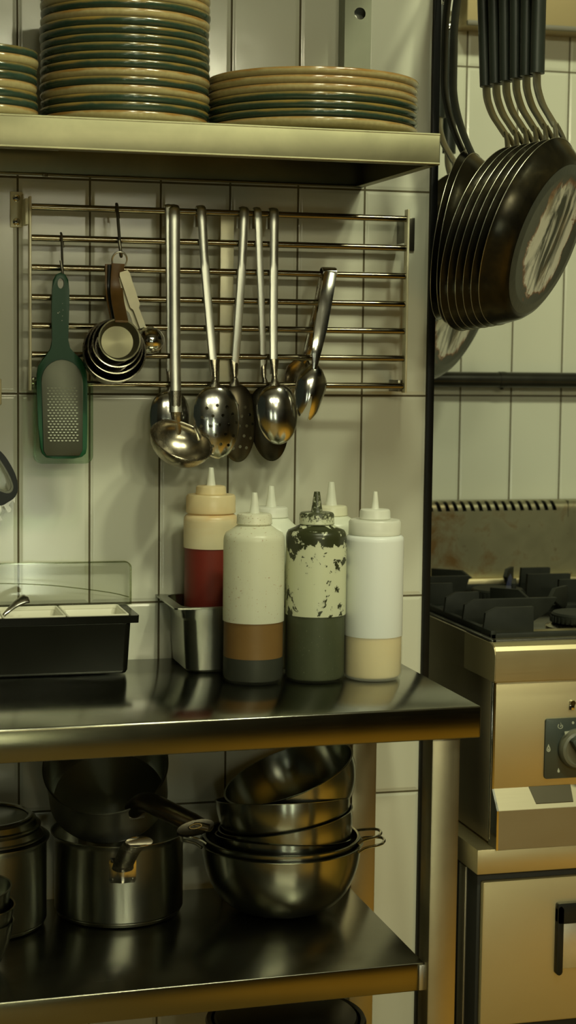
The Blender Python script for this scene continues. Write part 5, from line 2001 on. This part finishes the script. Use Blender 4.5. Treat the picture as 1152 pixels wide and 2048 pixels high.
for x0_, x1_ in ((px0 - 0.0030, px0 + 0.0001),):
    a_ = [bm.verts.new((x0_, y, z)) for y, z in prs]
    b_ = [bm.verts.new((x1_, y, z)) for y, z in prs]
    for i in range(6):
        j = (i + 1) % 6
        bm.faces.new((a_[i], a_[j], b_[j], b_[i]))
    bm.faces.new(a_)
    bm.faces.new(b_[::-1])
fin('side_cheek', bm, MAT['steel_pol'], ST)
# flat dark sheet on the apron, painting the shade of the spout opening
sx0, sx1 = W(1066, 1590, YS).x, W(1150, 1590, YS).x
bm = bmesh.new()
zq = lambda y: z_lip + (z_in - z_lip) * (y - yl) / (PY - yl)
v_ = []
for x, y in ((sx0, PY - 0.0002), (sx1, PY - 0.0002), (sx1 - 0.002, yl + 0.005), (sx0 + 0.006, yl + 0.005)):
    v_.append((x, y, zq(y)))
top_ = [bm.verts.new((x, y - 0.0003, z + 0.0006)) for x, y, z in v_]
bot_ = [bm.verts.new((x, y, z - 0.0005)) for x, y, z in v_]
bm.faces.new(top_)
bm.faces.new(bot_[::-1])
for i in range(4):
    j = (i + 1) % 4
    bm.faces.new((top_[i], bot_[i], bot_[j], top_[j]))
fin('spout_shade', bm, plain('painted recess shade', (0.06, 0.05, 0.025), 0.4, 0.5), ST)
# knob plate and symbols
kx0, kx1 = W(1088, 1500, PY).x, W(1214, 1500, PY).x
kz1, kz0 = W(1088, 1437, PY).z, W(1088, 1557, PY).z
bm = bmesh.new()
add_prism(bm, rounded_rect(kx0, kx1, kz0, kz1, 0.004, 5), PY - 0.004, PY + 0.0005, bev=0.0008)
kp = fin('knob_plate', bm, MAT['panel_grey'], ST)
kc = W(1153, 1496, PY - 0.004)
bm = bmesh.new()
add_lathe(bm, [(0.0300, 0), (0.0310, 0.002), (0.0300, 0.009), (0.0275, 0.013), (0.0235, 0.0145), (0.0220, 0.0125), (0, 0.0120)], 64, M=Matrix.Translation(kc) @ Matrix.Rotation(PI / 2, 4, 'X'))
kn = fin('knob', bm, MAT['knob_grey'], ST)
bm = bmesh.new()
vs = add_box(bm, -0.0075, 0.0075, -0.026, -0.011, -0.0235, 0.0235, 0.003)
bmesh.ops.rotate(bm, verts=bm.verts, cent=(0, 0, 0), matrix=Matrix.Rotation(math.radians(-33), 3, 'Y'))
bmesh.ops.translate(bm, verts=bm.verts, vec=kc)
fin('knob_grip', bm, MAT['panel_grey'], kn)


def sym(pts_px, name='printed_symbol', y=None, par=None):
    bm = bmesh.new()
    yy = y if y is not None else PY - 0.0041
    for poly in pts_px:
        P = [W(a, b, yy) for a, b in poly]
        add_prism(bm, [(p.x, p.z) for p in P], yy - 0.0003, yy + 0.0002)
    return fin(name, bm, MAT['symbol'], par or kp, smooth=False)


def arc(cx, cy, r0, r1, a0, a1, n=14):
    o = [(cx + r1 * math.cos(math.radians(a0 + (a1 - a0) * i / n)), cy + r1 * math.sin(math.radians(a0 + (a1 - a0) * i / n))) for i in range(n + 1)]
    i_ = [(cx + r0 * math.cos(math.radians(a0 + (a1 - a0) * i / n)), cy + r0 * math.sin(math.radians(a0 + (a1 - a0) * i / n))) for i in range(n, -1, -1)]
    return o + i_


sym([arc(1120.6, 1452.5, 3.9, 5.3, -35, 235, 18), [(1121, 1444), (1123, 1450), (1122, 1454), (1120, 1453), (1121.5, 1450)]])
sym([[(1146 + 2.4 * math.cos(a * PI / 6), 1445.5 + 2.8 * math.sin(a * PI / 6)) for a in range(12)]])
fl = [(0, -9), (1.5, -5), (3.2, -1), (3.9, 2.5), (3.0, 5.5), (0, 7), (-3.0, 5.5), (-3.9, 2.5), (-3.2, -1), (-1.5, -5)]
fi = [(0, -4), (1.0, -1.5), (2.0, 1.0), (2.2, 3.0), (1.4, 4.6), (0, 5.2), (-1.4, 4.6), (-2.2, 3.0), (-2.0, 1.0), (-1.0, -1.5)]
bm = bmesh.new()
yy = PY - 0.0041
f1 = [W(1097 + a, 1497 + b, yy) for a, b in fl]
f2 = [W(1097 + a, 1497 + b, yy) for a, b in fi]
add_frame(bm, [(p.x, p.z) for p in f1], [(p.x, p.z) for p in f2], yy - 0.0003, yy + 0.0002)
f3 = [W(1097 + a * 0.35, 1499 + b * 0.35, yy) for a, b in fl]
add_prism(bm, [(p.x, p.z) for p in f3], yy - 0.0003, yy + 0.0002)
fin('printed_symbol', bm, MAT['symbol'], kp, smooth=False)
sym([[(1117 + a * 0.62, 1541 + b * 0.62) for a, b in fl]])
sym([[(1129, 1463), (1139, 1462), (1130, 1470)]], 'knob_pointer', PY - 0.0165, kn)
# little sight glass above
bm = bmesh.new()
tg_ = W(1143, 1405, PY)
solid_disc(bm, (tg_.x, tg_.y, tg_.z), (0, -1, 0), 0.0042, 0.006, 20)
add_box(bm, tg_.x - 0.0040, tg_.x + 0.0040, PY - 0.0035, PY, tg_.z - 0.011, tg_.z - 0.003, 0.0008)
fin('pilot_stud', bm, MAT['steel_pol'], ST)
bm = bmesh.new()
add_box(bm, tg_.x - 0.0046, tg_.x - 0.0014, PY - 0.0040, PY - 0.0030, tg_.z - 0.0105, tg_.z - 0.0045)
fin('stud_slot', bm, MAT['screw_dark'], ST)

# lower cabinet
bm = bmesh.new()
add_box(bm, 0.6690, XE, YS, 0.59, 0.5440, 0.5815, 0.0010)
fin('base_ledge', bm, MAT['steel_stove'], ST)
bm = bmesh.new()
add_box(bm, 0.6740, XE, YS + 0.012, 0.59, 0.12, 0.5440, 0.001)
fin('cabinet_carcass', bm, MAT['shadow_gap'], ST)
bm = bmesh.new()
add_box(bm, 0.6715, 0.6750, YS + 0.055, YS + 0.082, 0.13, 0.5400, 0.0005)
add_box(bm, 0.6710, 0.6755, YS + 0.130, 0.58, 0.13, 0.5400, 0.0005)
fin('side_panel', bm, MAT['steel_stove_side'], ST)
dz0 = W(1000, 2047, YS).z
bm = bmesh.new()
add_prism(bm, rounded_rect(0.6790, 1.30, dz0 - 0.003, 0.5315, 0.003, 4), YS, YS + 0.030, bev=0.0015)
dr = fin('door', bm, MAT['steel_stove'], ST)
hx0, hx1 = W(1110, 1850, YS).x, W(1110, 1850, YS).x + 0.14
hz1, hz0 = W(1112, 1804, YS).z, W(1112, 1947, YS).z
bm = bmesh.new()
t_ = 0.0100
add_prism(bm, rounded_rect(hx0, hx1, hz1 - 0.032, hz1, 0.004, 4), YS - 0.010, YS + 0.001, bev=0.001)
add_prism(bm, rounded_rect(hx0, hx0 + t_, hz0, hz1 - 0.004, 0.0048, 5), YS - 0.010, YS + 0.001, bev=0.001)
add_prism(bm, rounded_rect(hx1 - t_, hx1, hz0, hz1 - 0.004, 0.0048, 5), YS - 0.010, YS + 0.001, bev=0.001)
fin('handle_frame', bm, MAT['black_plastic'], dr)
bm = bmesh.new()
add_box(bm, hx0 + t_ * 0.8, hx1 - t_ * 0.8, YS - 0.004, YS - 0.0002, hz0 + 0.008, hz1 - 0.030, 0.0008)
fin('handle_recess', bm, MAT['handle_pale'], dr)
for x in (0.72, 1.40):
    for y in (YS + 0.06, 0.52):
        bm = bmesh.new()
        add_lathe(bm, [(0, 0), (0.022, 0), (0.022, 0.01), (0.014, 0.015), (0.014, 0.1205), (0, 0.1205)], 24, M=Matrix.Translation((x, y, 0)))
        fin('foot', bm, MAT['steel_z'], ST)

# splashback with vent slots
YB = 0.545
zt_ = W(1000, 1003, YB).z
bm = bmesh.new()
prf = [(YB, ZC + 0.002)]
rb_ = 0.014
prf += [(YB - 0.0, zt_ - rb_ - 0.004)]
for i in range(9):
    a = math.radians(180 - 90 * i / 8)
    prf.append((YB + rb_ + rb_ * math.cos(a), zt_ - rb_ + rb_ * math.sin(a)))
prf += [(0.590, zt_), (0.590, zt_ - 0.002), (YB + 0.0145, zt_ - 0.0025), (YB + 0.003, zt_ - 0.012), (YB + 0.0025, ZC + 0.002)]
a_ = [bm.verts.new((XS + 0.002, y, z)) for y, z in prf]
b_ = [bm.verts.new((XE - 0.01, y, z)) for y, z in prf]
for i in range(len(prf)):
    j = (i + 1) % len(prf)
    bm.faces.new((a_[i], a_[j], b_[j], b_[i]))
bm.faces.new(a_)
bm.faces.new(b_[::-1])


def splash_mat():
    m, nt, b = newmat('heat stained splashback steel')
    geo = N(nt, 'ShaderNodeNewGeometry')
    sp = N(nt, 'ShaderNodeSeparateXYZ')
    nt.links.new(geo.outputs['Position'], sp.inputs[0])
    n = noise_(nt, coords(nt, world=True), 22, 5, 0.62, 0.4)
    n2 = noise_(nt, coords(nt, (1, 1, 0.6), world=True), 60, 4, 0.6)
    kx = ramp(nt, math_(nt, 'MULTIPLY', math_(nt, 'SUBTRACT', sp.outputs[0], 0.80), 5.5), [(0.0, 0.22), (0.45, 0.10), (0.85, 0.0)])
    v = math_(nt, 'ADD', n, kx)
    s = ramp(nt, v, [(0.58, 0.0), (0.80, 0.85)])
    c = mixc(nt, s, (0.34, 0.32, 0.20), (0.20, 0.10, 0.022))
    d = ramp(nt, n2, [(0.64, 0.0), (0.72, 0.6)])
    c = mixc(nt, d, c, (0.16, 0.10, 0.045))
    nt.links.new(c, b.inputs['Base Color'])
    nt.links.new(math_(nt, 'MULTIPLY_ADD', n, 0.25, 0.28), b.inputs['Roughness'])
    setp(b, metal=0.8)
    return m


sb = fin('splashback', bm, splash_mat(), ST, angle=30)
cutb = bmesh.new()
off = Vector(ST.location)
sp_ = (W(1105, 1015, YB).x - W(875, 1015, YB).x) / 14.0
for k in range(17):
    xk = W(1105, 1015, YB).x - k * sp_
    vs = add_box(cutb, -0.0040, 0.0040, -0.02, 0.0135, -0.0175, 0.02, 0.0)
    vs = list(vs)
    bmesh.ops.rotate(cutb, verts=vs, cent=(0, 0, 0), matrix=Matrix.Rotation(math.radians(0), 3, 'Y'))
    for v in vs:
        v.co.x += -v.co.z * 0.28
    bmesh.ops.translate(cutb, verts=vs, vec=Vector((xk, YB + 0.008, zt_)) - off)
cut(sb, cutb)
sb.data.shade_smooth()
sb.data.set_sharp_from_angle(angle=math.radians(25))
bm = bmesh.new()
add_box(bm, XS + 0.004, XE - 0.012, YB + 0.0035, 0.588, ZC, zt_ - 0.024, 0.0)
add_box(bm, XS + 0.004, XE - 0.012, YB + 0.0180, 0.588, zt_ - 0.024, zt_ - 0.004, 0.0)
fin('flue_box', bm, MAT['shadow_gap'], ST)  # solid black block, standing in for the shade behind the slots
bm = bmesh.new()
xs_ = W(1136, 1010, YB).x
add_box(bm, xs_, xs_ + 0.001, YB - 0.0006, YB + 0.02, zt_ - 0.03, zt_ + 0.0004)
fin('seam', bm, MAT['ring_dark'], ST)
bm = bmesh.new()
add_box(bm, XS + 0.02, XE - 0.02, YB - 0.030, YB - 0.0005, ZC - 0.004, ZC + 0.016, 0.004)
fin('splashback_foot', bm, MAT['steel_stove'], ST)


# pan supports: cast iron grids with upright fins
def fin_plate(bm, x0, x1, y, zt, zb, cham_l=0.0, cham_r=0.0, th=0.007, slope_r=0.0):
    """upright iron blade in the x direction"""
    pts = [(x0, zb), (x0 + 0.004, zt - cham_l), (x0 + 0.022 if cham_l else x0 + 0.002, zt), (x1 - (0.014 if cham_r else 0.002), zt), (x1, zt - cham_r - 0.001), (x1 - 0.001 - slope_r * 0.3, zb + (zt - zb) * 0.45 if slope_r else zb), (x1 - slope_r, zb)]
    add_prism(bm, pts, y - th / 2, y + th / 2, bev=0.0009)


ZF = 0.9330


def support(label, y0, y1, fins, extra):
    o = thing('pan_support', label, 'pan support', ((XS + 0.02), (y0 + y1) / 2, ZC + 0.003), 'cast iron pan supports')
    bm = bmesh.new()
    add_box(bm, XS + 0.014, XS + 0.024, y0, y1, ZC - 0.004, ZC + 0.012, 0.002)
    add_box(bm, XS + 0.325, XS + 0.335, y0, y1, ZC - 0.004, ZC + 0.012, 0.002)
    add_box(bm, XS + 0.014, XS + 0.335, y0, y0 + 0.009, ZC - 0.004, ZC + 0.008, 0.002)
    add_box(bm, XS + 0.014, XS + 0.335, y1 - 0.009, y1, ZC - 0.004, ZC + 0.008, 0.002)
    fin('grid_frame', bm, MAT['black_iron'], o)
    for (x0, x1, y, cl, cr, slr) in fins:
        bm = bmesh.new()
        fin_plate(bm, x0, x1, y, ZF, ZC + 0.002, cl, cr, slope_r=slr)
        fin('support_fin', bm, MAT['black_iron'], o)
    for (ax, ay, bx, by) in extra:
        bm = bmesh.new()
        d = Vector((bx - ax, by - ay, 0))
        L = d.length
        add_prism(bm, [(0, ZC + 0.006), (0, ZF - 0.002), (L * 0.75, ZF), (L, ZF - 0.012), (L * 0.7, ZF - 0.024), (L * 0.25, ZC + 0.004)], -0.0035, 0.0035, bev=0.0008)
        bmesh.ops.rotate(bm, verts=bm.verts, cent=(0, 0, 0), matrix=Matrix.Rotation(math.atan2(d.y, d.x), 3, 'Z'))
        bmesh.ops.translate(bm, verts=bm.verts, vec=(ax, ay, 0))
        fin('support_fin', bm, MAT['black_iron'], o)
    return o


support('front cast iron pan support with tall blunt fins on the stove top', -0.045, 0.235,
        [(0.7035, 0.7870, -0.010, 0.008, 0, 0.0), (0.7035, 0.8650, 0.080, 0.008, 0, 0.045), (0.7035, 0.7650, 0.165, 0.008, 0, 0.0), (0.955, 1.015, -0.010, 0, 0.008, 0), (0.92, 1.015, 0.080, 0, 0.008, 0), (0.955, 1.015, 0.165, 0, 0.008, 0)],
        [(0.945, 0.225, 0.890, 0.165), (0.81, 0.225, 0.850, 0.16)])
support('rear cast iron pan support against the splashback', 0.245, 0.505,
        [(0.7035, 0.7600, 0.275, 0.0, 0, 0.0), (0.7035, 0.8250, 0.365, 0.0, 0, 0.02), (0.7035, 0.7650, 0.455, 0.0, 0, 0.0), (0.93, 1.015, 0.365, 0, 0.0, 0), (0.955, 1.015, 0.285, 0, 0.0, 0), (0.955, 1.015, 0.455, 0, 0.0, 0)],
        [(0.800, 0.490, 0.850, 0.420), (0.955, 0.490, 0.915, 0.425), (0.865, 0.262, 0.895, 0.330)])
for (bx, by, lab) in ((0.905, 0.075, 'front gas burner with ridged round cap on the stove'), (0.880, 0.370, 'rear gas burner behind the iron fins')):
    o = thing('gas_burner', lab, 'burner', (bx, by, ZC - 0.008), 'burners of the stove')
    bm = bmesh.new()
    add_lathe(bm, [(0, 0), (0.056, 0), (0.056, 0.004), (0.046, 0.008), (0.040, 0.010), (0, 0.010)], 56)
    fin('burner_base', bm, MAT['steel_pol_dark'], o, world=False)
    bm = bmesh.new()
    add_lathe(bm, [(0, 0.010), (0.044, 0.010), (0.047, 0.013), (0.047, 0.023), (0.044, 0.026), (0, 0.027)], 64)
    for k in range(36):
        a = 2 * PI * k / 36
        add_box(bm, 0, 0, 0, 0, 0, 0) if False else None
        vs = add_box(bm, 0.0455, 0.0490, -0.0014, 0.0014, 0.011, 0.0205)
        bmesh.ops.rotate(bm, verts=vs, cent=(0, 0, 0), matrix=Matrix.Rotation(a, 3, 'Z'))
    fin('burner_cap', bm, MAT['black_iron'], o, world=False)
# pilot flame on the rear burner
fm, nt__, bb = newmat('blue pilot flame')
out_ = nt__.nodes['Material Output']
em = N(nt__, 'ShaderNodeEmission')
em.inputs[0].default_value = (0.34, 0.38, 0.50, 1)
em.inputs[1].default_value = 0.02
tpn = N(nt__, 'ShaderNodeBsdfTransparent')
ad = N(nt__, 'ShaderNodeAddShader')
nt__.links.new(em.outputs[0], ad.inputs[0])
nt__.links.new(tpn.outputs[0], ad.inputs[1])
nt__.links.new(ad.outputs[0], out_.inputs[0])
bm = bmesh.new()
fp_ = WZ(1020, 1188, ZC + 0.012)
add_lathe(bm, [(0, 0), (0.005, 0.003), (0.0075, 0.010), (0.006, 0.020), (0.003, 0.030), (0, 0.036)], 20, M=Matrix.Translation((fp_.x, fp_.y, ZC + 0.012)))
fo = fin('pilot_flame', bm, fm)
tag(fo, 'small faint blue gas flame on the rear burner', 'flame')
